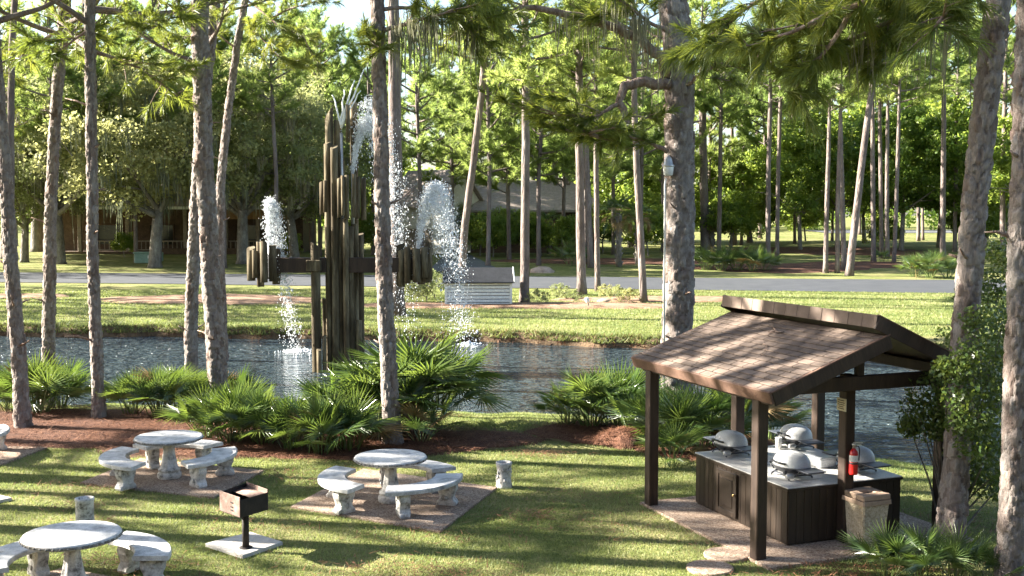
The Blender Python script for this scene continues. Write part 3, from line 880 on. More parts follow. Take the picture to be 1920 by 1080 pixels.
def build_bench(cx, cy, a0, a1, label, zb=.035, r0=.72, r1=1.16):
    am = R((a0 + a1) / 2); rm = (r0 + r1) / 2
    bx, by = cx + math.cos(am) * rm, cy + math.sin(am) * rm
    b = thing('curved_bench', (bx, by, zb), label, 'bench', 'curved concrete benches', 0)
    n = 20; outer = []; inner = []
    for i in range(n + 1):
        a = R(a0 + (a1 - a0) * i / n)
        outer.append((cx + math.cos(a) * r1 - bx, cy + math.sin(a) * r1 - by)); inner.append((cx + math.cos(a) * r0 - bx, cy + math.sin(a) * r0 - by))
    vs = []; fs = []
    for i in range(n + 1):
        o, q = Vector(outer[i]), Vector(inner[i]); d = (o - q).normalized() * .012
        vs += [(q.x, q.y, .378), (o.x, o.y, .378), (o.x, o.y, .428), (o.x - d.x, o.y - d.y, .44), (q.x + d.x, q.y + d.y, .44), (q.x, q.y, .428)]
    for i in range(n):
        for k in range(6):
            j = (k + 1) % 6; fs.append((i * 6 + k, i * 6 + j, (i + 1) * 6 + j, (i + 1) * 6 + k))
    fs = [f[::-1] for f in fs]
    fs += [tuple(range(6)), tuple(n * 6 + k for k in range(6))[::-1]]
    mb = MB(); mb.add(vs, fs); mb.build('seat', M['concrete_top'], b)
    for f in (.17, .83):
        a = R(a0 + (a1 - a0) * f)
        put('leg', LEG, M['concrete'], b, (cx + math.cos(a) * rm - bx, cy + math.sin(a) * rm - by, 0), a)
T1c, T2c, T3c = (-1.95, 17.75), (-6.0, 19.35), (-5.38, 13.45)
build_table((*T1c, .035), .2, 'round concrete table at the foot of the pine with square pad')
build_table((*T2c, .035), .5, 'round concrete table before the palmettos, between the pedestal grill and mulch')
build_table((*T3c, .035), .3, 'round concrete table with dark stained rim beside the plain white urn')
for args in ((*T1c, 148, 242, 'curved concrete bench on the grill side of the table at the pine'),
             (*T1c, -88, 4, 'curved concrete bench on the open lawn side of the table at the pine'),
             (*T1c, 28, 116, 'curved concrete bench on the white urn and pond side of the table at the pine'),
             (*T2c, 152, 256, 'curved concrete bench on the mulch side of the table before the palmettos'),
             (*T2c, -58, 28, 'curved concrete bench on the pedestal grill side of the table before the palmettos'),
             (*T2c, 52, 140, 'curved concrete bench on the palmetto side of the table before the palmettos'),
             (*T3c, 122, 214, 'curved concrete bench away from the pedestal grill at the stained rim table'),
             (*T3c, 2, 76, 'curved concrete bench nearest the pedestal grill at the stained rim table')):
    build_bench(*args)
build_bench(-10.86, 21.15, -40, 48, 'curved concrete bench standing alone on the pad by the mulch bed')

def urn(px, py, label, carved):
    x, y = gp(px, py)
    u = thing('ash_urn', (x, y, 0), label, 'urn', 'white concrete urns')
    prof = [(.135, 0), (.14, .02), (.135, .07), (.118, .15), (.116, .26), (.125, .36), (.138, .40), (.14, .44), (.12, .445), (.11, .42), (.105, .40)]
    if not carved: prof = [(.13, 0), (.135, .02), (.13, .05), (.128, .42), (.138, .45), (.138, .475), (.118, .48), (.11, .45), (.105, .43)]
    MB().lathe(prof, 28).build('shell', M['concrete'], u)
    rel = MB(); rg = random.Random(4)
    for k in range(26):
        a = rg.uniform(0, 6.28); z = rg.uniform(.08, .36)
        rel.lathe([(.004, -.03), (.017, -.01), (.017, .012), (.004, .03)], 6, (math.cos(a) * .122, math.sin(a) * .122, z))
    if carved: rel.build('relief', M['concrete'], u)
    MB().lathe([(.04, .40), (.104, .402), (.104, .405), (.04, .406)], 20).build('sand_tray', M['mulch'], u)
urn(945, 914, 'waisted white urn with carved relief standing on the lawn by the pad', True)
urn(160, 993, 'plain straight white urn standing on the grass behind the stained table', False)

# pedestal grill
def build_pgrill():
    x, y = gp(461, 1027, .05)
    g = thing('pedestal_grill', (x, y, .05), 'rusty black open park grill on a steel post', 'grill')
    cs = [Vector(gp(*q, .86)) - Vector((x, y)) for q in ((412, 921), (450, 934), (502, 919), (462, 904))]
    MB().tube([(0, 0, 0), (0, 0, .56)], .048, 16).build('post', M['black_iron'], g)
    MB().lathe([(.09, 0), (.09, .012), (.05, .016)], 16).build('foot_plate', M['black_iron'], g)
    zb, zt = .545, .80
    def wall(a, b, z0, z1, t=.012):
        d = (b - a); L = d.length; m = (a + b) / 2
        return (m.x, m.y, (z0 + z1) / 2), (L, t, z1 - z0), math.atan2(d.y, d.x)
    A, B, C, D = cs
    c, s, r = wall(A, B, zb, zt + .02); 
    lw = MB().box(c, s, r, None, .004).build('side_plate', M['rust'], g)
    for z in (.03, -.03, -.075):        # slots for the grate
        m = (A * .38 + B * .62); MB().box((m.x - .006, m.y - .004, c[2] + z), (.06, .012, .016), r).build('slot', M['black_iron'], lw)
    for (p, q, n, hi) in ((B, C, 'front_plate', -.02), (D, A, 'back_plate', 0), (C, D, 'side_plate', .02)):
        c, s, r = wall(p, q, zb, zt + hi); MB().box(c, s, r, None, .004).build(n, M['rust'] if n == 'side_plate' else M['black_iron'], g)
    MB().prism([(p.x, p.y) for p in cs], zb - .008, zb + .006).build('floor_plate', M['black_iron'], g)
    # grate over the right half
    gr = MB()
    for i in range(15):
        t = .48 + .5 * i / 14
        p, q = A.lerp(D, 0) , B
        a = B.lerp(C, t); b = A.lerp(D, t)
        gr.tube([(a.x, a.y, zt - .05), (b.x, b.y, zt - .05)], .0055, 5)
    for t in (.15, .5, .85):
        a = B.lerp(A, t); b = C.lerp(D, t); a = a.lerp(b, .47)
        gr.tube([(a.x, a.y, zt - .058), (b.x, b.y, zt - .058)], .006, 5)
    gr.build('grate', M['rust'], g)
    hnd = MB(); m = C.lerp(D, .3); o = (C - B).normalized()
    hnd.tube([(m.x, m.y, zt - .04), (m.x + o.x * .1, m.y + o.y * .1, zt - .04)], .01, 6); hnd.build('grate_handle', M['black_iron'], g)
build_pgrill()

# ------------------------------------------------------------------ the timber fountain in the pond
FY = 35.9
def build_fountain():
    fx = atd(640, 690, FY).x
    root = thing('timber_fountain', (fx, FY, -.95), 'tall cross shaped fountain of weathered timber pilings standing in the pond', 'fountain')
    rg = random.Random(8)
    def pile(x0, x1, yt, yb, dy=0.0, slant=None, name='timber_post'):
        xc = (x0 + x1) / 2; w = (x1 - x0) * (FY + dy) / FPX
        X = atd(xc, yt, FY + dy).x - fx
        zt = zat(yt, FY + dy) + .95
        zb = (zat(yb, FY + dy) + .95) if yb else 0.0
        n = 12; L = zt - zb; rings = max(3, int(L / .6) + 2)
        vs = []; fs = []; r = w / 2
        ph = rg.uniform(0, 6.28); sl = rg.uniform(.05, .35) if slant is None else slant
        sa = rg.uniform(0, 6.28)
        for i in range(rings):
            t = i / (rings - 1)
            for k in range(n):
                a = 2 * math.pi * k / n
                rr = r * (1 + .05 * math.sin(3 * a + ph) + .03 * math.sin(7 * a + ph * 2 + i * .3))
                z = L * t
                if i == rings - 1: z += sl * rr / r * math.cos(a - sa) * r * 1.6
                vs.append((math.cos(a) * rr, math.sin(a) * rr, z))
        for i in range(rings - 1):
            for k in range(n):
                j = (k + 1) % n; fs.append((i * n + k, i * n + j, (i + 1) * n + j, (i + 1) * n + k))
        mb = MB(); mb.add(vs, fs, True)
        mb.f += [tuple(range(n))[::-1], tuple((rings - 1) * n + k for k in range(n))]; mb.sm += [False, False]
        mb.build(name, M['piling'], root, (X, dy, zb))
    # tall centre pilings
    pile(609, 624, 214, None, .10, 1.1)
    for a in ((607, 620, 268, None, -.05), (619, 633, 275, None, -.18), (626, 640, 226, None, .22), (634, 646, 300, None, .38), (633, 643, 410, None, -.1),
              (642, 653, 410, None, -.28), (652, 663, 425, None, -.12), (656, 670, 192, None, .30), (648, 656, 196, 266, -.02), (660, 672, 420, None, .22),
              (665, 682, 440, None, .45), (604, 613, 560, None, .2), (582, 600, 459, None, -.25), (594, 603, 655, None, -.45), (604, 612, 630, None, -.35), (668, 679, 600, None, -.2)):
        pile(*a)
    # rings of short timbers round the middle jet
    for k, (x0, x1, yt, yb, dy) in enumerate(((599, 607, 342, 402, 0), (606, 613, 338, 398, -.3), (632, 639, 334, 408, -.45), (639, 646, 330, 404, -.5), (646, 654, 328, 411, -.45), (660, 667, 326, 408, -.36), (668, 675, 332, 410, -.2), (676, 686, 334, 413, .05), (664, 674, 336, 405, .4), (640, 650, 332, 400, .55))):
        pile(x0, x1, yt, yb, dy)
    # hanging buckets of timbers at the ends of the cross arm
    for cxp, R0, n in ((495, 25, 9), (777, 27, 10)):
        cx = atd(cxp, 500, FY).x - fx; rr = R0 * FY / FPX
        for k in range(n):
            a = 2 * math.pi * (k + .3) / n
            dy = -math.sin(a) * rr; xo = cxp + math.cos(a) * R0
            top = 457 + rg.uniform(-5, 13); bot = 528 + rg.uniform(-8, 10) 
            w = rg.uniform(6, 8)
            pile(xo - w, xo + w, top, bot, dy)
    # cross arm beams
    for (x0, x1, dy) in ((505, 612, -.16), (648, 775, -.16), (506, 774, .25)):
        a = atd(x0, 497, FY + dy); b = atd(x1, 497, FY + dy)
        MB().box(((a.x + b.x) / 2 - fx, dy, a.z + .95), (b.x - a.x, .22, .48), 0, None, .02).build('cross_beam', M['timber'], root)
    MB().box((atd(592, 496, FY).x - fx, -.25, atd(592, 497, FY).z + .95), (.46, .42, .36), 0, None, .02).build('beam_block', M['piling'], root)
    for px, py0, py1 in ((640, 250, 420), (505, 452, 520), (783, 452, 520), (661, 318, 420)):
        X = atd(px, py0, FY).x - fx
        MB().tube([(X, 0, zat(py1, FY) + .95), (X, 0, zat(py0, FY) + .95)], .05, 8).build('nozzle_pipe', M['steel'], root)
build_fountain()

def spray(name, label, nozzle, arcs, seed, streams=()):
    """arcs: (apex px,py , landing px,py, count, spread0, spread1, dy)"""
    rg = np.random.default_rng(seed)
    o0 = atd(*nozzle, FY)
    V = []; F = []; nv = 0
    oct_ = np.array([(1, 0, 0), (-1, 0, 0), (0, 1, 0), (0, -1, 0), (0, 0, 1.9), (0, 0, -1.9)])
    ofs = np.array([(0, 2, 4), (2, 1, 4), (1, 3, 4), (3, 0, 4), (2, 0, 5), (1, 2, 5), (3, 1, 5), (0, 3, 5)])
    for (ax, ay, lx, ly, cnt, s0, s1, dy, size) in arcs:
        cnt = int(cnt * 3.2)
        A = np.array(atd(ax, ay, FY)) - np.array(o0); L = np.array(atd(lx, ly, FY + dy)) - np.array(o0)
        # parabola through nozzle, apex height, landing
        h = A[2]; drop = -L[2]
        h = max(h, .02); t1 = math.sqrt(2 * h / 9.8); t2 = t1 + math.sqrt(2 * max(h + drop, .01) / 9.8)
        vx, vy, vz = L[0] / t2, L[1] / t2, 9.8 * t1
        t = rg.uniform(0, 1, cnt) ** .85 * t2
        k = t / t2
        sp = s0 + (s1 - s0) * k
        P = np.stack([vx * t, vy * t, vz * t - 4.9 * t * t], 1) + rg.normal(0, 1, (cnt, 3)) * sp[:, None] * np.array([1, 1, .8])
        keep = (P[:, 2] + o0.z) > WATER_Z
        P = P[keep]
        r = size * .44 * rg.lognormal(0, .5, len(P))
        vs = (P[:, None, :] + oct_[None] * r[:, None, None]).reshape(-1, 3)
        fs = (ofs[None] + (np.arange(len(P)) * 6)[:, None, None]).reshape(-1, 3) + nv
        V.append(vs); F.append(fs); nv += len(vs)
    for (ex, ey, r0) in streams:
        e = np.array(atd(ex, ey, FY)) - np.array(o0)
        mb = MB(); pts = [e * k + np.array((rg.normal(0, .012), 0, -.25 * k * k + .25 * k)) for k in np.linspace(0, 1, 9)]
        mb.tube(pts, [r0 * (1 - .55 * k) for k in np.linspace(0, 1, 9)], 6)
        vs = np.array(mb.v); fs = []
        for f in mb.f:
            for i in range(1, len(f) - 1): fs.append((f[0], f[i], f[i + 1]))
        V.append(vs); F.append(np.array(fs) + nv); nv += len(vs)
    me = np_mesh(name, np.concatenate(V), np.concatenate(F), None, True)
    return tag(put(name, me, M['drop'], None, o0), label, 'water spray', None, 'stuff')
spray('water_spray', 'white spray thrown up from the timber bucket beside the porch', (505, 462), [(499, 378, 512, 500, 1500, .03, .15, .1, .016), (502, 388, 530, 520, 900, .04, .12, 0, .017), (520, 474, 553, 655, 800, .04, .16, 0, .017)], 1)
spray('water_spray', 'white spray arching from the timber bucket towards the low pump house', (784, 470), [(800, 348, 872, 640, 1700, .03, .22, .3, .017), (806, 352, 858, 640, 1300, .05, .26, .2, .016), (808, 372, 835, 470, 1500, .06, .28, 0, .016)], 2)
spray('water_spray', 'white spray bursting from the middle of the tall fountain', (661, 322), [(697, 222, 752, 520, 1800, .03, .28, .5, .018), (690, 235, 735, 480, 1100, .04, .24, .3, .017), (725, 190, 765, 640, 1100, .08, .25, .6, .017)], 3)
spray('water_spray', 'thin pale water streams fanning up from the fountain top', (640, 240), [(640, 228, 640, 300, 60, .01, .03, 0, .013)], 4, [(623, 178, .035), (645, 168, .035), (664, 150, .04), (684, 128, .035), (676, 170, .03)])
def splash(px, py, rx, ry, seed, label):
    rg = np.random.default_rng(seed); n = 420
    x, y = gp(px, py, WATER_Z)
    a = rg.uniform(0, 6.28, n); q = np.abs(rg.normal(0, .5, n))
    P = np.stack([np.cos(a) * q * rx, np.sin(a) * q * ry, np.abs(rg.normal(0, .05, n)) * np.clip(1.3 - q, .1, 2)], 1)
    oct_ = np.array([(1, 0, 0), (-1, 0, 0), (0, 1, 0), (0, -1, 0), (0, 0, .7), (0, 0, -.7)])
    ofs = np.array([(0, 2, 4), (2, 1, 4), (1, 3, 4), (3, 0, 4), (2, 0, 5), (1, 2, 5), (3, 1, 5), (0, 3, 5)])
    r = .022 * rg.lognormal(0, .5, n) * np.clip(1.2 - .6 * q, .25, 2)
    V = (P[:, None] + oct_[None] * r[:, None, None]).reshape(-1, 3); F = (ofs[None] + (np.arange(n) * 6)[:, None, None]).reshape(-1, 3)
    tag(put('splash_foam', np_mesh('splash_foam', V, F, None, True), M['drop'], None, (x, y, WATER_Z)), label, 'foam', None, 'stuff')
splash(556, 660, .8, .9, 5, 'white foam where the falling water hits the pond by the pilings')
splash(880, 648, .7, .8, 6, 'white foam on the pond below the arching spray by the bank')

# ------------------------------------------------------------------ houses and small things across the pond
def house_left():
    x0, y0, z0 = gpt(395, 476)
    X = lambda px: (px - 960) * y0 / FPX - x0
    Z = lambda py: zat(py, y0) - z0
    h = thing('porch_house', (x0, y0, z0), 'low brown house with a shaded railed porch behind the oaks', 'house')
    xa, xb = X(100), X(560)
    ev = Z(388)
    MB().box(((xa + xb) / 2, 6.5, ev / 2), (xb - xa, 8, ev)).build('wall', M['house_brown'], h)
    MB().box(((xa + xb) / 2, 1.2, .12), (xb - xa, 2.6, .24)).build('porch_floor', M['house_brown'], h)
    rf = MB(); a, b = xa - .8, xb + .8
    rf.add([(a, -.7, ev), (b, -.7, ev), (b, 6, ev + 2.6), (a, 6, ev + 2.6), (b, 12, ev), (a, 12, ev), (a, -.7, ev - .25), (b, -.7, ev - .25), (b, 12, ev - .25), (a, 12, ev - .25)],
           [(0, 1, 2, 3), (3, 2, 4, 5), (6, 7, 1, 0), (1, 7, 8, 4, 2), (0, 3, 5, 9, 6), (9, 8, 7, 6)])
    ro = rf.build('roof', M['house_roof'], h)
    MB().box(((a + b) / 2, -.74, ev - .1), (b - a, .06, .28)).build('gutter', M['white_paint'], ro)
    for px in (150, 240, 348, 424, 484, 548):
        MB().box((X(px), .1, ev / 2), (.38, .38, ev), 0, None, .03).build('porch_column', M['rail'], h)
    for (p0, p1) in ((155, 236), (244, 344), (352, 420), (428, 480), (488, 544)):
        r = MB().box(((X(p0) + X(p1)) / 2, .1, 1.30), (X(p1) - X(p0), .10, .12)).build('railing', M['rail'], h)
        MB().box(((X(p0) + X(p1)) / 2, .1, .42), (X(p1) - X(p0), .10, .10)).build('bottom_rail', M['rail'], r)
        n = int((X(p1) - X(p0)) / .45)
        for k in range(n):
            MB().box((X(p0) + (X(p1) - X(p0)) * (k + .5) / n, .1, .86), (.07, .07, .8)).build('baluster', M['rail'], r)
    MB().box((X(484), -.25, ev - .75), (X(548) - X(424), .14, 1.0)).build('beam_panel', M['house_tan'], h)
    for px in (190, 290, 385, 455, 515):
        w = MB().box((X(px), 2.46, 1.9), (2.4, .08, 2.0)).build('window', M['dark_glass'], h)
        for s in (-1, 1):
            MB().box((X(px) + s * 1.24, 2.44, 1.9), (.12, .12, 2.2)).build('frame', M['house_brown'], w)
        MB().box((X(px), 2.44, 2.96), (2.6, .12, .12)).build('frame', M['house_brown'], w)
    MB().box((X(400), -1.0, .3), (X(545) - X(330), .25, .6)).build('planter_wall', M['house_brown'], h)
house_left()

def house_centre():
    x0, y0, z0 = gpt(970, 474)
    X = lambda px: (px - 960) * y0 / FPX - x0
    Z = lambda py: zat(py, y0) - z0
    h = thing('hip_roofed_house', (x0, y0, z0), 'dark walled house with broad hipped shingle roof behind the palms', 'house')
    xa, xb, ev = X(825), X(1120), Z(394)
    MB().box(((xa + xb) / 2, 5.5, ev / 2), (xb - xa, 11, ev)).build('wall', M['house_brown'], h)
    a, b = xa - 1, xb + 1; rz = Z(335)
    rf = MB(); rf.add([(a, -1, ev), (b, -1, ev), (b, 12, ev), (a, 12, ev), (a + 3.5, 5.5, rz), (b - 3.5, 5.5, rz), (a, -1, ev - .22), (b, -1, ev - .22), (b, 12, ev - .22), (a, 12, ev - .22)],
                      [(0, 1, 5, 4), (1, 2, 5), (2, 3, 4, 5), (3, 0, 4), (6, 7, 1, 0), (7, 8, 2, 1), (8, 9, 3, 2), (9, 6, 0, 3), (9, 8, 7, 6)])
    rf.build('roof', M['house_roof'], h)
    for px in (855, 925, 1010, 1070):
        w = MB().box((X(px), -.03, ev * .5), (1.9, .08, 1.7)).build('window', M['dark_glass'], h)
        MB().box((X(px), -.06, ev * .5 - .92), (2.2, .16, .12)).build('sill', M['rail'], w)
        MB().box((X(px), -.06, ev * .5 + .92), (2.2, .12, .12)).build('frame', M['rail'], w)
house_centre()

def house_white():
    y0 = 119.0
    x0 = (772 - 960) * y0 / FPX; z0 = th(x0, y0)
    h = thing('cream_house', (x0, y0, z0), 'cream walled house with sunlit gable end and grey shingle roof', 'house', None, R(-38))
    ev, rz, w, d = 5.0, 8.3, 6.4, 7.0    # gable end faces local -x
    mb = MB(); mb.add([(0, -w / 2, 0), (0, w / 2, 0), (0, w / 2, ev), (0, 0, rz), (0, -w / 2, ev), (d, -w / 2, 0), (d, w / 2, 0), (d, w / 2, ev), (d, 0, rz), (d, -w / 2, ev)],
                      [(0, 4, 3, 2, 1), (5, 6, 7, 8, 9), (0, 5, 9, 4), (1, 2, 7, 6)])
    mb.build('wall', M['house_white'], h)
    rf = MB(); e = .5
    for s in (-1, 1):
        k = (rz - ev) / (w / 2)
        o = (w / 2 + e) * s
        rf.add([(-.5, o, ev - k * e + .05), (d + .5, o, ev - k * e + .05), (d + .5, 0, rz + .05), (-.5, 0, rz + .05), (-.5, o, ev - k * e + .25), (d + .5, o, ev - k * e + .25), (d + .5, 0, rz + .25), (-.5, 0, rz + .25)],
               [(3, 2, 1, 0), (4, 5, 6, 7), (0, 1, 5, 4), (0, 4, 7, 3), (1, 2, 6, 5)])
    rf.build('roof', M['house_roof'], h)
    for (y, z) in ((-1.2, 1.4), (1.4, 1.4)):
        wd = MB().box((-.03, y, z), (.08, 1.3, 1.5)).build('window', M['dark_glass'], h)
        MB().box((-.06, y, z - .82), (.14, 1.6, .12)).build('sill', M['white_paint'], wd)
    MB().box((d / 2, -w / 2 - .03, 1.3), (4.8, .08, 2.4)).build('garage_door', M['rail'], h)
house_white()

def pump_house():
    x0, y0 = gp(900, 574)
    X = lambda px: (px - 960) * y0 / FPX - x0
    Z = lambda py: zat(py, y0)
    h = thing('pump_house', (x0, y0, 0), 'low shed of pale horizontal boards with dark pitched roof by the bed', 'shed', None, R(4))
    xa, xb, ev = X(836), X(958), Z(529); dp = 1.7
    MB().box(((xa + xb) / 2, dp / 2, ev / 2), (xb - xa - .06, dp - .06, ev - .02)).build('core', M['dark_roof'], h)
    n = 7; bh = ev / n
    bm = MB(); bm.box((0, 0, 0), (xb - xa, .06, bh * .84), 0, None, .02); bme = bm.mesh('siding_board')
    em = MB(); em.box((0, 0, 0), (.06, dp, bh * .84), 0, None, .02); eme = em.mesh('siding_board')
    for k in range(n):
        put('siding_board', bme, M['pale_board'], h, ((xa + xb) / 2, 0, bh * (k + .5)))
        put('siding_board', bme, M['pale_board'], h, ((xa + xb) / 2, dp, bh * (k + .5)))
        put('siding_board', eme, M['pale_board'], h, (xb, dp / 2, bh * (k + .5)))
        put('siding_board', eme, M['pale_board'], h, (xa, dp / 2, bh * (k + .5)))
    for x in (xa, xb):
        MB().box((x, -.03, ev / 2), (.12, .09, ev)).build('corner_post', M['pale_board'], h)
    rz = Z(505) + .05
    rf = MB(); a, b = xa - .15, xb + .15
    rf.add([(a, -.22, ev), (b, -.22, ev), (b, dp / 2, rz), (a, dp / 2, rz), (b, dp + .22, ev), (a, dp + .22, ev), (a, -.22, ev - .05), (b, -.22, ev - .05), (b, dp + .22, ev - .05), (a, dp + .22, ev - .05)],
           [(0, 1, 2, 3), (3, 2, 4, 5), (6, 7, 1, 0), (7, 8, 4, 2, 1), (9, 6, 0, 3, 5), (9, 8, 7, 6)])
    ro = rf.build('roof', M['dark_roof'], h)
    MB().tube([(b + .02, -.2, ev), (b + .02, dp / 2, rz), (b + .02, dp + .2, ev)], .035, 6).build('gable_trim', M['pale_board'], ro)
pump_house()

def lodge():
    # unseen building at the viewpoint, added to cut fill light on shaded sides
    h = thing('unseen_lodge', (0, -1.6, 0), 'unseen two storey brown lodge at the viewpoint, added to cut fill light', 'building')
    W, D, E, RZ = 64.0, 11.0, 7.4, 10.4
    MB().box((0, -D / 2, E / 2), (W, D, E)).build('wall', M['house_brown'], h)
    rf = MB(); a, b = -W / 2 - .6, W / 2 + .6
    rf.add([(a, .35, E - .05), (b, .35, E - .05), (b, -D / 2, RZ), (a, -D / 2, RZ), (b, -D - .6, E - .05), (a, -D - .6, E - .05), (a, .35, E - .3), (b, .35, E - .3), (b, -D - .6, E - .3), (a, -D - .6, E - .3)],
           [(0, 1, 2, 3), (3, 2, 4, 5), (6, 7, 1, 0), (7, 8, 4, 2, 1), (9, 6, 0, 3, 5), (9, 8, 7, 6)])
    rf.build('roof', M['dark_roof'], h)
    for i in range(10):
        for z in (1.5, 4.9):
            x = -28 + i * 6.2
            w = MB().box((x, .03, z), (2.2, .08, 1.6)).build('window', M['dark_glass'], h)
            MB().box((x, .06, z - .88), (2.5, .16, .12)).build('sill', M['rail'], w)
            MB().box((x, .06, z + .88), (2.5, .12, .12)).build('frame', M['rail'], w)
lodge()

def utility():
    x, y, z = gpt(277, 493)
    u = thing('utility_cabinet', (x, y, z), 'pale green utility cabinet on the lawn before the porch', 'utility box')
    s = y / FPX
    MB().box((0, 0, .42), (2.0, 1.2, .84), 0, None, .05).build('cabinet', M['green_box'], u)
    MB().box((0, 0, .90), (2.15, 1.35, .14), 0, None, .05).build('lid', M['green_box'], u)
    MB().box((.35, -.615, .55), (.3, .02, .25)).build('warning_label', M['white_paint'], u)
    x, y, z = gpt(302, 490)
    p = thing('service_post', (x, y, z), 'short pale service post beside the green utility cabinet', 'post')
    MB().box((0, 0, .35), (.34, .34, .7), 0, None, .04).build('column', M['green_box'], p)
    MB().lathe([(.24, .7), (.24, .76), (.08, .86)], 12).build('cap', M['green_box'], p)
    x, y, z = gpt(1103, 577)
    p = thing('landscape_light', (x, y, z), 'small white and black spotlight at the mulch bed edge', 'spotlight')
    MB().lathe([(.10, 0), (.10, .05), (.03, .08), (.03, .22)], 12).build('stake', M['black_plastic'], p)
    MB().lathe([(.07, 0), (.10, .05), (.11, .25), (.09, .26)], 14, (0, 0, .25), True, 1, 1, Matrix.Rotation(R(-25), 4, 'Y')).build('lamp_head', M['white_paint'], p)
    def rock(px, py, r, label, seed):
        x, y, z = gpt(px, py); rg = random.Random(seed); mb = MB(); vs = []; fs = []; n = 12
        for i in range(6):
            t = i / 5 * math.pi * .52
            for k in range(n):
                a = 2 * math.pi * k / n; q = 1 + rg.uniform(-.12, .12)
                vs.append((math.cos(a) * math.cos(t) * r * q * 1.3, math.sin(a) * math.cos(t) * r * q, math.sin(t) * r * .62 * q - .03))
        for i in range(5):
            for k in range(n): fs.append((i * n + k, i * n + (k + 1) % n, (i + 1) * n + (k + 1) % n, (i + 1) * n + k))
        mb.add(vs, fs, True); tag(mb.build('boulder', M['rock'], None, (x, y, z)), label, 'rock')
    rock(1016, 511, .75, 'tan boulder on the grass corner by the road', 3)
    rock(1133, 566, .32, 'small pale rock lying in the mulch bed', 4)
utility()

# ------------------------------------------------------------------ foliage meshes
def unit(v): return v / np.maximum(np.linalg.norm(v, axis=-1, keepdims=True), 1e-9)
def needle_cloud(C, A, n, L, W, spread, droop, rng, two=False):
    C = np.asarray(C, float); A = unit(np.asarray(A, float)); N = len(C)
    Cr = np.repeat(C, n, 0); Ar = np.repeat(A, n, 0); K = N * n
    rv = rng.normal(0, 1, (K, 3)); perp = unit(rv - (rv * Ar).sum(1, keepdims=True) * Ar)
    th_ = np.abs(rng.normal(0, .5, K)) * spread + rng.uniform(0, spread, K) * .6
    D = unit(Ar * np.cos(th_)[:, None] + perp * np.sin(th_)[:, None])
    ln = L * rng.uniform(.65, 1.1, K)
    B = Cr - Ar * (rng.uniform(0, .7, K) * L)[:, None]
    S = unit(np.cross(D, rng.normal(0, 1, (K, 3)))) * (W / 2)
    T = B + D * ln[:, None]; T[:, 2] -= droop * ln * rng.uniform(.3, 1.2, K)
    tr = np.repeat(rng.uniform(0, 1, N), n); rnd = np.clip(.55 * tr + .45 * rng.uniform(0, 1, K), 0, 1)
    if not two:
        V = np.stack([B - S, B + S, T], 1).reshape(-1, 3)
        F = np.arange(K * 3).reshape(-1, 3)
        return V, F, rnd
    Mid = B + D * (ln * .55)[:, None]; Mid[:, 2] -= droop * ln * .18
    V = np.stack([B - S, B + S, Mid - S * .9, Mid + S * .9, T], 1).reshape(-1, 3)
    b = (np.arange(K) * 5)[:, None]
    F = np.concatenate([b + np.array([[0, 1, 3]]), b + np.array([[0, 3, 2]]), b + np.array([[2, 3, 4]])], 1).reshape(-1, 3)
    return V, F, np.repeat(rnd, 3)
def leaf_cloud(C, rad, n, L, W, rng, up=0.4, flat=1.0):
    C = np.asarray(C, float); N = len(C); K = N * n
    Cr = np.repeat(C, n, 0); rr = np.repeat(np.broadcast_to(rad, (N,)), n)
    off = unit(rng.normal(0, 1, (K, 3))) * (rng.uniform(0, 1, K) ** .45 * rr)[:, None]
    off[:, 2] *= flat
    P = Cr + off
    nr = unit(rng.normal(0, 1, (K, 3)) + np.array([0, 0, up]) + unit(off) * .6)
    t = unit(np.cross(nr, rng.normal(0, 1, (K, 3)))); s = np.cross(nr, t)
    ln = L * rng.uniform(.6, 1.2, K)[:, None]; w = W * rng.uniform(.7, 1.2, K)[:, None]
    V = np.stack([P - t * ln * .5, P + s * w * .5 + nr * w * .12, P + t * ln * .5, P - s * w * .5 + nr * w * .12], 1).reshape(-1, 3)
    F = np.arange(K * 4).reshape(-1, 4)
    tr = np.repeat(rng.uniform(0, 1, N), n)
    return V, F, np.clip(.5 * tr + .5 * rng.uniform(0, 1, K), 0, 1)
def moss_cloud(P, n, L, W, rng):
    P = np.asarray(P, float); N = len(P); K = N * n
    B = np.repeat(P, n, 0) + rng.normal(0, 1, (K, 3)) * np.array([.16, .16, .05])
    ln = L * rng.lognormal(-.2, .5, K)
    a = rng.uniform(0, 6.28, K); S = np.stack([np.cos(a), np.sin(a), np.zeros(K)], 1) * W * .5
    sway = rng.normal(0, .10, (K, 3)) * ln[:, None]; sway[:, 2] = 0
    Mi = B + sway * .5; Mi[:, 2] -= ln * .5
    T = B + sway * .7; T[:, 2] -= ln
    V = np.stack([B - S * .5, B + S * .5, Mi + S, Mi - S, T], 1).reshape(-1, 3)
    b = (np.arange(K) * 5)[:, None]
    F = np.concatenate([b + np.array([[0, 1, 2]]), b + np.array([[0, 2, 3]]), b + np.array([[3, 2, 4]])], 1).reshape(-1, 3)
    return V, F, np.repeat(rng.uniform(0, 1, K), 3)
def join_nf(parts):
    V = []; F = []; Q = []; n = 0
    for v, f, q in parts: V.append(v); F.append(f + n); Q.append(q); n += len(v)
    return np.concatenate(V), np.concatenate(F), np.concatenate(Q)

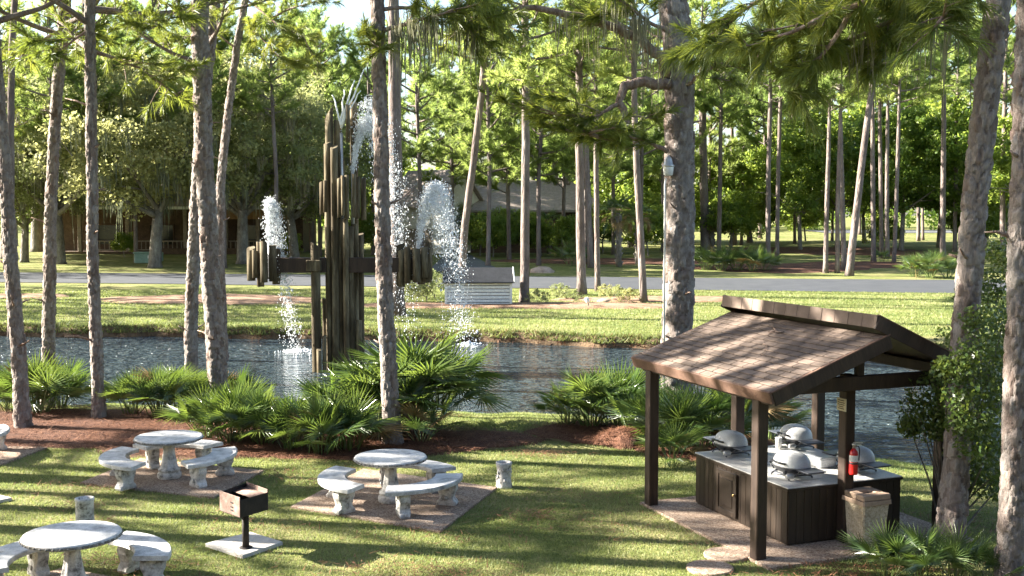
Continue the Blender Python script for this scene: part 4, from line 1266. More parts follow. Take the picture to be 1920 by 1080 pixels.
def limb_path(p0, az, length, slope, rg, curl=.25, n=6):
    pts = [Vector(p0)]; d = Vector((math.cos(az), math.sin(az), slope)).normalized()
    for i in range(n):
        d = (d + Vector((rg.uniform(-1, 1), rg.uniform(-1, 1), rg.uniform(-.6, 1) * .8 + curl)) * .16).normalized()
        pts.append(pts[-1] + d * length / n)
    return pts
def twigs_on(pts, rg, count, tl, start=.35, updir=.35):
    """tuft positions and axes on small twigs along a limb; returns (twig tubes, centres, axes)"""
    tubes = []; C = []; A = []
    n = len(pts) - 1
    for k in range(count):
        t = start + (1 - start) * (k + rg.random()) / count
        i = min(int(t * n), n - 1); f = t * n - i
        p = pts[i].lerp(pts[i + 1], f); d = (pts[i + 1] - pts[i]).normalized()
        r = Vector((rg.gauss(0, 1), rg.gauss(0, 1), rg.gauss(0, .6) + updir))
        w = (d * .9 + r * .8).normalized()
        l = tl * rg.uniform(.5, 1.15)
        m = p + w * l * .5 + Vector((0, 0, .05 * l)); e = p + w * l
        tubes.append((p, m, e))
        C.append(e); A.append(((e - m).normalized() + Vector((0, 0, .25))).normalized())
        if rg.random() < .6:
            C.append(m); A.append((w + Vector((rg.gauss(0, .5), rg.gauss(0, .5), .3))).normalized())
    C.append(pts[-1]); A.append((pts[-1] - pts[-2]).normalized())
    return tubes, C, A
def pine_crown(seed, Hc, Rc, nl, tw, nn, L, W, spread=.75, droop=.15, two=False, bare=0.0, mossy=False):
    rg = random.Random(seed); rng = np.random.default_rng(seed)
    lm = MB(); C = []; A = []
    for k in range(nl):
        t = bare + (1 - bare) * (k + rg.random() * .8) / nl
        z = Hc * t * .97
        prof = math.sin(math.pi * min(1, (t * .78 + .22))) ** .7
        l = Rc * (.35 + .75 * prof) * rg.uniform(.55, 1.12)
        az = k * 2.4 + rg.uniform(-.5, .5)
        pts = limb_path((0, 0, z), az, l, rg.uniform(-.05, .45) + t * .5, rg)
        r0 = .02 + .018 * l
        lm.tube(pts, [r0 * (1 - .8 * i / (len(pts) - 1)) for i in range(len(pts))], 5, False)
        tb, c, a = twigs_on(pts, rg, max(3, int(tw * l / Rc)), .24 * Rc)
        for p in tb: lm.tube(p, [.012 + r0 * .18, .01 + r0 * .12, .006], 3, False)
        C += c; A += a
    C.append(Vector((0, 0, Hc))); A.append(Vector((0, 0, 1)))
    V, F, q = needle_cloud([tuple(c) for c in C], [tuple(a) for a in A], nn, L, W, spread, droop, rng, two)
    return lm.mesh('limbs'), np_mesh('crown', V, F, q), len(F)

NEAR_CROWN = [pine_crown(21, 8.0, 3.6, 22, 17, 46, .34, .014, .8, .28)[:2], pine_crown(22, 8.5, 3.3, 24, 16, 46, .34, .014, .8, .28)[:2]]
MID_CROWN = [pine_crown(31, 12, 4.3, 34, 22, 30, .6, .05, .9, .12)[:2], pine_crown(32, 9, 3.9, 28, 22, 30, .6, .05, .9, .12)[:2], pine_crown(33, 11, 4.1, 30, 21, 30, .6, .05, .9, .12)[:2]]
MID_H = [12, 9, 11]; NEAR_H = [8.0, 8.5]

def at_px(px, d): return (px - 960) * d / FPX, d
# ------------------------------------------------------------------ trunks
def bark_trunk(path, rad, seed, near=True):
    """tube along path; near ones get plates of bark standing proud of the furrows"""
    if not near:
        return MB().tube(path, rad, 10, True).mesh('trunk')
    rng = np.random.default_rng(seed)
    P = np.array([tuple(p) for p in path]); r = np.array(rad)
    seg = np.concatenate([[0], np.cumsum(np.linalg.norm(np.diff(P, axis=0), axis=1))])
    r0 = r[:max(2, len(r) // 2)].mean()
    step = max(.035, r0 * .13); H = seg[-1]; ns = int(H / step) + 1
    n = 52 if r0 > .28 else 40
    s = np.linspace(0, H, ns)
    cx = np.stack([np.interp(s, seg, P[:, k]) for k in range(3)], 1); rr = np.interp(s, seg, r)
    # plate seeds on the unrolled surface
    circ = 2 * math.pi * r0; pw = .05 + .13 * r0; ph = .14 + .34 * r0
    na, nh = max(6, int(circ / pw)), int(H / ph) + 2
    ga, gh = np.meshgrid(np.arange(na), np.arange(nh))
    sa = ((ga + .5 * (gh % 2) + rng.uniform(-.38, .38, ga.shape)) * circ / na).ravel() % circ
    sh = ((gh + rng.uniform(-.45, .45, ga.shape)) * ph).ravel()
    tint = rng.uniform(0, 1, len(sa))
    ang = np.arange(n) / n
    V = np.zeros((ns, n, 3)); cell = np.zeros((ns, n))
    for i in range(ns):
        near_m = np.abs(sh - s[i]) < ph * 2.2
        A_, H_, T_ = sa[near_m], sh[near_m], tint[near_m]
        da = np.abs((ang * circ)[:, None] - A_[None]); da = np.minimum(da, circ - da)
        d = np.sqrt((da / pw) ** 2 + ((H_[None] - s[i]) / ph) ** 2)
        o = np.argsort(d, 1); f1 = np.take_along_axis(d, o[:, :1], 1)[:, 0]; f2 = np.take_along_axis(d, o[:, 1:2], 1)[:, 0]
        cell[i] = T_[o[:, 0]]
        e = np.clip((f2 - f1) / .24, 0, 1)
        h = (e ** .6) * (.65 + .7 * cell[i]) * (.026 + .12 * r0) - (.022 + .09 * r0)
        R_ = rr[i] * (1 + .04 * np.sin(ang * 6.283 * 2 + seed + s[i] * .4) + .03 * np.sin(ang * 6.283 * 3 + s[i] * .7)) + h + rng.normal(0, .0025, n)
        V[i, :, 0] = cx[i, 0] + R_ * np.cos(ang * 6.283185); V[i, :, 1] = cx[i, 1] + R_ * np.sin(ang * 6.283185); V[i, :, 2] = cx[i, 2]
    I = np.arange(ns - 1)[:, None] * n; K = np.arange(n)[None]; K2 = (K + 1) % n
    F = np.stack([I + K, I + K2, I + n + K2, I + n + K], -1).reshape(-1, 4)
    q = cell[:-1].reshape(-1)
    return np_mesh('trunk', V.reshape(-1, 3), F, q, True)
def near_bark_mat():
    m, nt, out = new_mat('plated_pine_bark')
    v = coords(nt, 'World', (1, 1, .4))
    at = nt.nodes.new('ShaderNodeAttribute'); at.attribute_name = 'rnd'
    f1 = noise(nt, v, 1.6, 4, .6); f2 = noise(nt, v, 26, 4, .7)
    c = ramp(nt, at.outputs['Fac'], [(0, (.13, .098, .085)), (.4, (.21, .17, .152)), (.75, (.28, .25, .232)), (1, (.18, .125, .102))])
    c = mixc(nt, ramp(nt, f1, [(.4, (0, 0, 0)), (.65, (.55, .55, .55))]), c, (.27, .255, .24))
    c = mixc(nt, .9, c, ramp(nt, f2, [(.25, (.6, .58, .56)), (.72, (1.22, 1.22, 1.22))]), 'MULTIPLY')
    bsdf(nt, out, c, .92, bump(nt, f2, 1.0, .035), 0, .12)
    return m
M['bark_near'] = near_bark_mat()

def px_pine(pts, w0, w1, label, group, crown=None, cb=None, near=False, seed=0, rz=0.0, cs=1.0, depth=None, base_flare=1.3, top=None, bark=None, name='pine_tree'):
    """pts: trunk pixels from the foot upwards; the foot touches the ground and sets the distance"""
    bx, by, bz = gpt(*pts[0])
    if depth is not None:
        by = depth; bx = (pts[0][0] - 960) * by / FPX; bz = th(bx, by)
    root = thing(name, (bx, by, bz), label, 'tree', group)
    path = [Vector((0, 0, -.12))]
    for q in pts[1:]:
        p = atd(q[0], q[1], by); path.append(Vector((p.x - bx, 0, p.z - bz)))
    r0, r1 = w0 * by / FPX / 2 * .88, w1 * by / FPX / 2 * .88
    zl = path[-1].z
    Hc = 0
    if crown is not None:
        Hc = (NEAR_H if near else MID_H)[crown] * cs
        if cb is None: cb = zl
        ztop = max(cb + Hc * .97, zl + .5)
    else: ztop = top or zl + 2
    lean = (path[-1] - path[-2]); lean = lean / max(lean.z, .1)
    zz = zl
    while zz < ztop - .3:
        stp = min(1.5, ztop - zz); lean = lean * .72
        path.append(path[-1] + Vector((lean.x * stp, 0, stp))); zz += stp
    fine = []; rad = []
    for i in range(len(path) - 1):
        k = max(1, int((path[i + 1].z - path[i].z) / .8))
        for j in range(k): fine.append(path[i].lerp(path[i + 1], j / k))
    fine.append(path[-1])
    rgl = random.Random(seed + 5)
    for i, p in enumerate(fine):
        t = p.z / max(zl, .1)
        r = r0 + (r1 - r0) * min(t, 1)
        if t > 1: r = max(.03, r1 * (1 - .85 * (p.z - zl) / max(ztop - zl, .1)))
        if p.z < .9: r *= 1 + (base_flare - 1) * (1 - max(p.z, 0) / .9) ** 2
        rad.append(r)
        if 1 < i < len(fine) - 1: fine[i] = p + Vector((rgl.uniform(-1, 1), rgl.uniform(-1, 1), 0)) * r0 * .07
    put('trunk', bark_trunk(fine, rad, seed, near), bark or (M['bark_near'] if near else M['bark_far']), root)
    if near:
        for k in range(6):
            zz = rgl.uniform(1.6, 8.5); a = rgl.uniform(0, 6.283); j = min(range(len(fine)), key=lambda q: abs(fine[q].z - zz))
            d0 = Vector((math.cos(a), math.sin(a), .35)); o = fine[j] + d0 * rad[j] * .7; l = rgl.choice((.10, .16, .3, .55))
            MB().tube([o, o + d0 * (rad[j] * .4 + l * .5), o + d0 * (rad[j] * .4 + l) + Vector((0, 0, l * rgl.uniform(-.2, .3)))], [.03, .02, .01], 6).build('branch_stub', M['bark'], root)
    if crown is not None:
        zc = [p.z for p in fine]
        cp = Vector((np.interp(cb, zc, [p.x for p in fine]), np.interp(cb, zc, [p.y for p in fine]), cb))
        lm, cm = (NEAR_CROWN if near else MID_CROWN)[crown]
        for nm, me, mt in (('limbs', lm, M['bark_far']), ('crown', cm, M['needle'] if near else M['needle_far'])):
            o = put(nm, me, mt, root, cp, rz); o.scale = (cs, cs, cs)
    return root, (bx, by, bz)

def foliage_branch(root, base, path, r0, tl, count, nn, L, W, seed, name='branch', droop=.3, start=.3, mossy=0, spread=.75, sub=0, updir=.35, two=True):
    """an individually placed limb with its own needle tufts, in world coordinates"""
    rg = random.Random(seed); rng = np.random.default_rng(seed)
    b = Vector(base)
    pts = []
    raw = [Vector(p) - b for p in path]
    for i in range(len(raw) - 1):
        for j in range(3): pts.append(raw[i].lerp(raw[i + 1], j / 3) + Vector((rg.gauss(0, 1), rg.gauss(0, 1), rg.gauss(0, 1))) * r0 * .25)
    pts.append(raw[-1])
    mb = MB(); n = len(pts)
    mb.tube(pts, [r0 * (1 - .78 * i / (n - 1)) for i in range(n)], 8, True)
    C = []; A = []
    limbs = [pts]
    for k in range(sub):
        i = int((start + (1 - start) * rg.random()) * (n - 2)); d = (pts[i + 1] - pts[i]).normalized()
        az = math.atan2(d.y, d.x) + rg.choice((-1, 1)) * rg.uniform(.5, 1.2)
        sp = limb_path(pts[i], az, tl * rg.uniform(1.3, 2.4), rg.uniform(-.5, .3), rg, -.05, 5)
        mb.tube(sp, [r0 * .3 * (1 - .7 * j / 5) for j in range(6)], 5, False)
        limbs.append(sp)
    for q in limbs:
        tb, c, a = twigs_on(q, rg, count if q is pts else max(4, count // 3), tl, start if q is pts else .25, updir)
        for t in tb: mb.tube(t, [.010, .008, .005], 4, False)
        C += c; A += a
    bo = mb.build(name, M['bark'], root)
    V, F, q = needle_cloud([tuple(c) for c in C], [tuple(a) for a in A], nn, L, W, spread, droop, rng, two)
    put('needle_tufts', np_mesh('needle_tufts', V, F, q), M['needle'], bo)
    if mossy:
        mp = []
        for k in range(mossy):
            i = rg.randrange(2, n - 1); mp.append(tuple(pts[i].lerp(pts[i - 1], rg.random())))
        V, F, q = moss_cloud(mp, 26, .75, .022, rng)
        tag(put('hanging_moss', np_mesh('hanging_moss', V, F, q), M['moss'], bo), kind='stuff')
    return bo
def pxpath(lst): return [atd(px, py, d) for px, py, d in lst]

GP = 'pines on the near side of the pond'
# --- near pines
t, b = px_pine([(44, 805), (33, 650), (22, 500), (8, 300), (-8, 120), (-20, -20)], 30, 24, 'leaning pine trunk rising from the mulch beside the lone bench', GP, 0, 8.6, True, 1)
t, b = px_pine([(90, 760), (91, 640), (95, 420), (104, 220), (122, 0)], 27, 22, 'pine trunk rising out of the palmetto clump at the pond edge', GP, 1, 9.0, True, 2, 1.0)
foliage_branch(t, b, pxpath([(112, 60, 28.0), (70, 80, 28.2), (20, 120, 28.0), (-30, 110, 27.5)]), .05, .7, 12, 50, .34, .013, 61, sub=3)
foliage_branch(t, b, pxpath([(114, 40, 28.0), (160, 55, 28.5), (205, 75, 29.0)]), .05, .7, 9, 50, .34, .013, 611, sub=2)
t, b = px_pine([(186, 786), (180, 640), (174, 440), (171, 200), (168, 0)], 26, 20, 'straight dark pine trunk standing alone at the mulch edge', GP, 0, 8.2, True, 3, 2.0)
foliage_branch(t, b, pxpath([(170, 95, 25.1), (215, 110, 25.4), (265, 130, 25.6), (320, 170, 25.6)]), .05, .65, 12, 50, .32, .013, 62, sub=3)
foliage_branch(t, b, pxpath([(170, 55, 25.1), (130, 80, 25.0), (90, 110, 24.6)]), .04, .6, 9, 50, .32, .013, 63, sub=2)
foliage_branch(t, b, pxpath([(169, 20, 25.1), (220, 20, 25.0), (290, 40, 24.8), (350, 30, 24.6)]), .04, .65, 12, 50, .32, .013, 631, sub=3)
t, b = px_pine([(412, 770), (404, 640), (390, 420), (380, 220), (374, 0)], 41, 32, 'thick sunlit pine trunk standing among the palmettos', GP, 1, 9.4, True, 4, .6)
t, b = px_pine([(358, 745), (358, 620), (363, 470), (368, 380), (376, 240), (392, 100), (405, 0)], 28, 20, 'slimmer leaning pine crossing behind the thick sunlit trunk', GP, 0, 9.8, True, 5, 3.0)
t, b = px_pine([(420, 700), (412, 480), (414, 350), (428, 200), (446, 80), (462, -10)], 20, 14, 'thin dark curving pine beside the thick sunlit trunk', GP, None, None, True, 6, top=11)
by = b[1]
foliage_branch(t, b, pxpath([(450, 42, by), (500, 36, by - .3), (548, 15, by - .5), (600, 0, by - .8)]), .06, .7, 13, 60, .36, .014, 64, sub=4, droop=.5, start=.15)
foliage_branch(t, b, pxpath([(455, 30, by), (490, 70, by - .4), (520, 105, by - .6), (545, 120, by - .8)]), .04, .6, 12, 60, .36, .014, 65, sub=3, droop=.5, start=.2)
foliage_branch(t, b, pxpath([(462, 0, by), (520, 45, by - .8), (570, 70, by - 1), (598, 130, by - 1)]), .035, .5, 10, 50, .34, .013, 66, sub=3, droop=.5, start=.3)
foliage_branch(t, b, pxpath([(440, 90, by), (405, 60, by - .4), (350, 70, by - .8), (300, 60, by - 1)]), .035, .5, 10, 50, .34, .013, 67, sub=3, droop=.3, start=.3)
t, b = px_pine([(737, 836), (731, 740), (722, 560), (715, 300), (708, 0)], 34, 28, 'pine trunk behind the round table in front of the fountain', GP, 1, 8.9, True, 7, 2.2)
by = b[1]
foliage_branch(t, b, pxpath([(714, 60, by), (760, 45, by - .2), (830, 25, by - .4), (900, 5, by - .5)]), .05, .6, 14, 60, .34, .012, 68, sub=4, droop=.55, start=.45, mossy=8)
foliage_branch(t, b, pxpath([(712, 20, by), (790, 10, by + .5), (860, 35, by + .6), (905, 80, by + .5)]), .045, .6, 14, 60, .34, .012, 69, sub=4, droop=.6, start=.4, mossy=6)
foliage_branch(t, b, pxpath([(712, 90, by), (690, 70, by - .3), (680, 60, by - .6)]), .025, .4, 6, 50, .3, .012, 70, sub=1, start=.2)

# the big pine with the lamp
t, b = px_pine([(1268, 800), (1270, 640), (1274, 400), (1276, 160), (1262, 0)], 66, 60, 'massive plated pine carrying the lamp behind the shelter roof', GP, 0, 9.6, True, 9, .3, 1.15)
by = b[1]
foliage_branch(t, b, pxpath([(1255, 150, by - .25), (1238, 105, by - .3), (1195, 70, by - .4), (1130, 45, by - .6), (1060, 26, by - .8), (1000, 18, by - .9), (930, 22, by - 1.0), (880, 40, by - 1.2)]), .14, .7, 14, 60, .34, .013, 71, sub=3, droop=.5, start=.8, mossy=6)
foliage_branch(t, b, pxpath([(1250, 160, by - .3), (1215, 150, by - .6), (1170, 160, by - .8), (1163, 195, by - .9), (1178, 235, by - .9), (1155, 265, by - 1), (1110, 252, by - 1.2), (1060, 244, by - 1.4)]), .13, .6, 16, 60, .32, .013, 72, sub=5, droop=.2, start=.45)
foliage_branch(t, b, pxpath([(1163, 192, by - .9), (1140, 205, by - 1.1), (1112, 220, by - 1.2), (1050, 215, by - 1.6), (1000, 200, by - 1.8)]), .05, .6, 14, 60, .32, .013, 73, sub=4, droop=.2, start=.35)
foliage_branch(t, b, pxpath([(1250, 285, by - .3), (1225, 270, by - .5), (1190, 258, by - .7), (1150, 240, by - 1)]), .06, .5, 10, 55, .32, .013, 74, sub=3, droop=.2, start=.3)
foliage_branch(t, b, pxpath([(1290, 160, by - .4), (1315, 140, by - .9), (1345, 120, by - 1.2), (1400, 130, by - 1.6)]), .05, .6, 12, 60, .34, .013, 75, sub=4, droop=.5, start=.15)
foliage_branch(t, b, pxpath([(1255, 60, by - .4), (1215, 40, by - .9), (1180, 10, by - 1.2), (1120, -20, by - 1.6)]), .05, .6, 12, 60, .34, .013, 76, sub=3, droop=.4, start=.35, mossy=6)
# lamp and conduit on it
def build_lamp():
    p = atd(1253, 330, b[1] - .36)
    l = thing('tree_lamp', (p.x, p.y, p.z), 'jar shaped glass lamp with grey cap fixed to the big pine', 'lamp')
    MB().lathe([(.05, .0), (.10, .02), (.115, .12), (.125, .20), (.12, .215)], 18).build('globe', M['lamp_glass'], l)
    MB().lathe([(.135, .205), (.14, .235), (.105, .26), (.085, .36), (.055, .42), (.03, .44)], 18).build('cap', M['steel'], l)
    MB().tube([(0, 0, .40), (.02, .12, .46), (.08, .22, .44)], .018, 8).build('arm', M['steel'], l)
    c0 = atd(1247, 345, b[1] - .34); c1 = atd(1244, 790, b[1] - .36)
    MB().tube([Vector((-.05, .02, -.05)), Vector((c0.x - p.x, .03, c0.z - p.z)), Vector((c1.x - p.x, .0, -p.z + .05))], .022, 8).build('conduit', M['white_paint'], l)
build_lamp()

# right-hand pines
t15, b15 = px_pine([(1778, 1040), (1792, 880), (1808, 640), (1832, 340), (1872, 0)], 56, 48, 'pine trunk with leafy shrub round it beside the shelter slab', GP, 0, 8.4, True, 11, 1.4)
by = b15[1]
for k, (pp, cnt, sd) in enumerate(((((1872, -120, by), (1740, -60, by - .3), (1600, 10, by - .3), (1480, 60, by - .2), (1390, 90, by)), 20, 81),
                                   (((1872, -60, by), (1780, -10, by + .4), (1690, 30, by + .6), (1600, 75, by + .6), (1535, 100, by + .6)), 18, 82),
                                   (((1872, -160, by), (1680, -110, by + 1), (1500, -50, by + 1.6), (1390, 20, by + 1.8), (1320, 100, by + 2)), 20, 83),
                                   (((1868, -20, by), (1830, -10, by - .6), (1780, 20, by - 1), (1745, 60, by - 1.2)), 12, 84),
                                   (((1600, 10, by - .3), (1560, 80, by), (1500, 150, by + .2), (1490, 190, by + .2)), 10, 85),
                                   (((1690, 30, by + .6), (1660, 90, by + .8), (1640, 120, by + .8)), 8, 86),
                                   (((1872, -100, by), (1760, -70, by + 1.5), (1640, -30, by + 2.2), (1520, 0, by + 2.4), (1430, 30, by + 2.5)), 18, 87))):
    foliage_branch(t15, b15, pxpath(pp), .04 if k > 3 else .06, .42, cnt, 60, .36, .0115, sd, sub=5 if k < 3 or k == 6 else 2, droop=.5, start=.25, mossy=(5 if k in (1, 6) else 0), spread=.55, updir=.1)
t16, b16 = px_pine([(1893, 1105), (1900, 900), (1908, 600), (1918, 300), (1930, 0)], 52, 44, 'pine trunk at the lawn beyond the leafy shrub', GP, 1, 9.0, True, 12, 2.8)
t, b = px_pine([(22, 640), (20, 480), (20, 250), (22, 100), (28, 0)], 17, 13, 'thin dark pine with dead twigs across the pond', 'pines across the pond', 1, None, False, 13)

# --- pines across the pond with trunks that can be told apart
GF = 'pines across the pond'
for args in (([(746, 592), (743, 400), (740, 180), (738, 20)], 30, 25, 'grey pine trunk rising behind the fountain spray', 0, 14.5),
             ([(862, 552), (872, 420), (888, 300), (902, 185), (912, 80)], 17, 13, 'leaning slim pine beside the low pump house', 1, 12.5),
             ([(983, 568), (985, 400), (986, 200), (985, 30)], 20, 15, 'straight grey pine just past the pump house gable', 2, 10.5),
             ([(1091, 553), (1088, 400), (1086, 250), (1086, 60)], 20, 14, 'straight grey pine in the bed beyond the spotlight', 0, 10.0),
             ([(1121, 546), (1119, 420), (1118, 320), (1117, 200)], 12, 10, 'very thin pine in the bed beside the small rock', 1, 11.0),
             ([(1207, 567), (1200, 420), (1194, 310), (1190, 200)], 16, 13, 'slim pine in the bed near the lamp tree', 2, 11.0)):
    px_pine(args[0], args[1], args[2], args[3], GF, args[4], args[5], False, hash(args[3]) % 100 if False else int(args[0][0][0]), args[0][0][0] * .1, .8)
def where(px, kind):
    for lim, w in ((330, 'behind the railed porch house'), (620, 'past the end of the porch house'), (780, 'near the cream house gable'), (960, 'beside the driveway'), (1130, 'in front of the hipped roof house'),
                   (1300, 'behind the cabbage palms'), (1400, 'behind the sunny palmetto row'), (1480, 'at the bare end of the sunny palmetto row'), (1600, 'close to the pale leaning trunk'), (1700, 'in the bunch on the straw past the leaning trunk'), (3000, 'toward the far street past the leaning trunk')):
        if px < lim: return kind + ' ' + w
for i, (p, w0, w1, cr, cb, cs) in enumerate((
        ([(1108, 502), (1104, 400), (1100, 300), (1097, 150)], 13, 11, 0, 11, .95), ([(1050, 470), (1044, 380), (1040, 300)], 13, 11, 1, 9, 1.1), ([(1068, 470), (1066, 380), (1064, 280)], 11, 9, 2, 11, .9),
        ([(1322, 470), (1320, 330), (1317, 215)], 19, 16, 0, 15, 1.0), ([(1348, 474), (1350, 330), (1352, 210)], 10, 8, 1, 13, 1), ([(1378, 460), (1374, 330), (1372, 230)], 10, 8, 2, 14, 1),
        ([(1405, 455), (1402, 330), (1400, 230)], 10, 9, 1, 15, 1), ([(1440, 487), (1441, 330), (1444, 200)], 11, 9, 2, 14, .9), ([(1457, 482), (1459, 330), (1463, 200)], 9, 8, 0, 14, .8),
        ([(1548, 512), (1550, 400), (1553, 300)], 11, 9, 1, 12, .9), ([(1570, 512), (1570, 400), (1574, 280)], 10, 9, 2, 12, .9), ([(1583, 507), (1580, 400), (1577, 290)], 12, 10, 0, 12.5, .8),
        ([(1638, 492), (1637, 400), (1636, 250)], 11, 9, 1, 15, 1), ([(1653, 484), (1652, 400), (1650, 250)], 9, 8, 2, 15, 1), ([(1664, 485), (1663, 400), (1664, 250)], 10, 8, 1, 14, 1), ([(1676, 494), (1680, 400), (1684, 270)], 9, 8, 0, 13, .9),
        ([(1768, 483), (1768, 380), (1770, 200)], 12, 10, 2, 15, 1), ([(1790, 472), (1791, 380), (1795, 200)], 9, 8, 1, 15, 1), ([(1722, 452), (1722, 380), (1720, 250)], 8, 7, 0, 15, 1),
        ([(1425, 446), (1424, 350), (1420, 250)], 8, 7, 0, 14, 1), ([(1500, 445), (1496, 350), (1480, 250)], 8, 7, 1, 14, 1), ([(1612, 440), (1612, 350), (1610, 250)], 7, 6, 2, 14, 1),
        ([(560, 470), (562, 380), (564, 290)], 10, 8, 2, 13, 1), ([(585, 474), (585, 380), (584, 290)], 12, 10, 1, 15, 1), ([(700, 468), (700, 380), (698, 300)], 9, 8, 0, 8, 1), ([(893, 470), (893, 420), (892, 360)], 11, 10, 1, 7.5, 1.15),
        ([(874, 462), (873, 420), (872, 360)], 9, 8, 2, 8, 1), ([(1185, 462), (1184, 380), (1182, 300)], 9, 8, 0, 8.5, 1), ([(1230, 455), (1230, 380), (1230, 300)], 8, 7, 2, 9, 1.1), ([(1000, 452), (1000, 380), (1000, 320)], 8, 7, 0, 9, 1.1),
        ([(940, 450), (941, 380), (940, 320)], 8, 7, 2, 9, 1.2), ([(820, 450), (820, 380), (820, 320)], 8, 7, 1, 10, 1.2), ([(640, 450), (640, 380), (640, 320)], 8, 7, 0, 11, 1.0), ([(1880, 480), (1880, 380), (1884, 200)], 12, 10, 0, 14, 1), ([(1850, 462), (1850, 380), (1850, 200)], 9, 8, 2, 14, 1), ([(500, 452), (500, 380), (500, 320)], 8, 7, 1, 13, 1.0), ([(300, 450), (300, 380), (300, 320)], 8, 7, 2, 14, 1.0), ([(90, 452), (90, 380), (90, 320)], 8, 7, 0, 13, 1.0))):
    px_pine(p, w0, w1, where(p[0][0], 'slender pine standing'), 'slender pines beyond the road', cr, cb, False, i, i * 1.3, cs)
for i, (px, d, cr, cb, cs) in enumerate(((790, 96, 0, 8.5, 1.0), (848, 104, 2, 6.5, 1.1), (915, 92, 0, 7.0, 1.0), (955, 102, 1, 6.0, 1.25), (1010, 94, 2, 7.0, 1.05), (1055, 108, 0, 6.5, 1.15), (1100, 98, 1, 6.5, 1.2), (1150, 112, 0, 7.0, 1.1), (1200, 100, 2, 7.5, 1.05), (1245, 116, 1, 7.0, 1.3),
                                          (700, 112, 2, 9, 1.1), (640, 122, 1, 8.5, 1.2), (600, 110, 0, 10, 1.0), (1330, 126, 1, 7.5, 1.3), (1390, 134, 2, 8, 1.2), (1440, 124, 0, 9, 1.1), (1490, 138, 1, 9, 1.3), (1560, 146, 2, 9, 1.3), (1650, 150, 0, 10, 1.2), (1730, 148, 1, 10, 1.3), (1810, 140, 2, 10, 1.2), (1890, 134, 0, 9, 1.2), (95, 87, 2, 10.5, .85), (176, 88, 0, 11, .75), (366, 87, 1, 11, .95), (420, 91, 2, 11, .85), (515, 89, 0, 12, .75), (255, 99, 1, 13, 1.0), (10, 90, 0, 10, .9))):
    x, y = at_px(px, d)
    px_pine([(px, 500), (px + (i % 3) * 3 - 3, 330), (px + (i % 5) * 4 - 8, 200)], 420 / d * 2.2, 320 / d * 2.2, where(px, 'yellow green low crowned pine'), 'low crowned pines behind the pond', cr, cb, False, i, i * .9, cs, depth=d)
px_pine([(1592, 517), (1605, 400), (1622, 260), (1638, 140), (1650, 60)], 17, 12, 'pale leaning pine trunk tilted across the straight pines beyond the road', 'slender pines beyond the road', 1, 14.5, False, 77, .4, .8)

# ------------------------------------------------------------------ broadleaf trees
def leafy(seed, Ht, Rc, zc, Hv, ncl, nl, L, W, tr, clr=.8, moss=0, fork=.3):
    """trunk with limbs, clumpy crown, optional hanging moss; origin at the foot"""
    rg = random.Random(seed); rng = np.random.default_rng(seed)
    mb = MB(); zf = Ht * fork
    bend = Vector((rg.uniform(-.3, .3), rg.uniform(-.3, .3), 0))
    mb.tube([Vector((0, 0, -.15)), Vector((0, 0, .25)), bend * .4 + Vector((0, 0, zf * .5)), bend + Vector((0, 0, zf))], [tr * 1.45, tr * 1.1, tr * .95, tr * .8], 10)
    tips = []
    for k in range(7):
        az = k * 2.4 + rg.uniform(-.3, .3)
        l = Rc * rg.uniform(.75, 1.05)
        p = limb_path(bend + Vector((0, 0, zf * rg.uniform(.85, 1.0))), az, l, rg.uniform(.35, 1.3), rg, .1, 6)
        mb.tube(p, [tr * .5 * (1 - .8 * i / 6) for i in range(7)], 6, False)
        tips += p[2:]
        for j in range(3):
            i = rg.randrange(2, 6)
            q = limb_path(p[i], az + rg.uniform(-1.2, 1.2), l * .5, rg.uniform(-.1, .8), rg, .1, 4)
            mb.tube(q, [tr * .2 * (1 - .7 * m / 4) for m in range(5)], 4, False); tips += q[1:]
    # clumps in an uneven shell plus round the limb tips
    d = unit(rng.normal(0, 1, (ncl, 3))); d[:, 2] = np.where(d[:, 2] < -.55, -d[:, 2], d[:, 2])
    lob = 1 + .22 * np.sin(d[:, 0] * 4 + seed) * np.cos(d[:, 1] * 5 + seed * 2) + .15 * np.sin(d[:, 2] * 7 + d[:, 0] * 6)
    rad = rng.uniform(.45, 1.0, ncl) ** .5 * lob
    C = d * rad[:, None] * np.array([Rc, Rc, Hv / 2]) + np.array([0, 0, zc])
    tp = np.array([tuple(rg.choice(tips)) for _ in range(ncl // 4)]); C = np.concatenate([C, tp + rng.normal(0, .4, tp.shape)])
    V, F, q = leaf_cloud(C, clr * rng.uniform(.6, 1.25, len(C)), nl, L, W, rng, .5, .75)
    mo = None
    if moss:
        ix = rng.choice(len(C), moss); low = C[ix] - np.array([0, 0, .3])
        v, f, r = moss_cloud(low, 20, .95, .05, rng); mo = np_mesh('hanging_moss', v, f, r)
    return mb.mesh('trunk'), np_mesh('crown', V, F, q), mo
OAK = [leafy(41, 13, 7.2, 8.2, 11, 260, 80, .30, .17, .42, 1.0, 150), leafy(42, 12, 6.4, 7.6, 10.5, 240, 80, .30, .17, .38, 1.0, 130)]
BROAD = [leafy(51, 13, 4.6, 8.4, 10.0, 170, 80, .36, .26, .22, .95), leafy(52, 11, 4.2, 6.4, 9.0, 150, 80, .36, .26, .2, .95), leafy(53, 7, 3.2, 3.6, 6.4, 110, 70, .34, .24, .12, .85)]
def place(proto, name, x, y, label, group, s=1.0, rz=0.0, leaf='green_leaf', sz=1.0, dz=0.0):
    z = th(x, y)
    r = thing(name, (x, y, z + dz), label, 'tree' if 'tree' in name or 'oak' in name else 'shrub', group, rz)
    for nm, me, mt in zip(('trunk', 'crown', 'hanging_moss'), proto, (M['bark_oak'], M[leaf], M['moss'])):
        if me is None: continue
        o = put(nm, me, mt, r); o.scale = (s, s, s * sz)
    return r
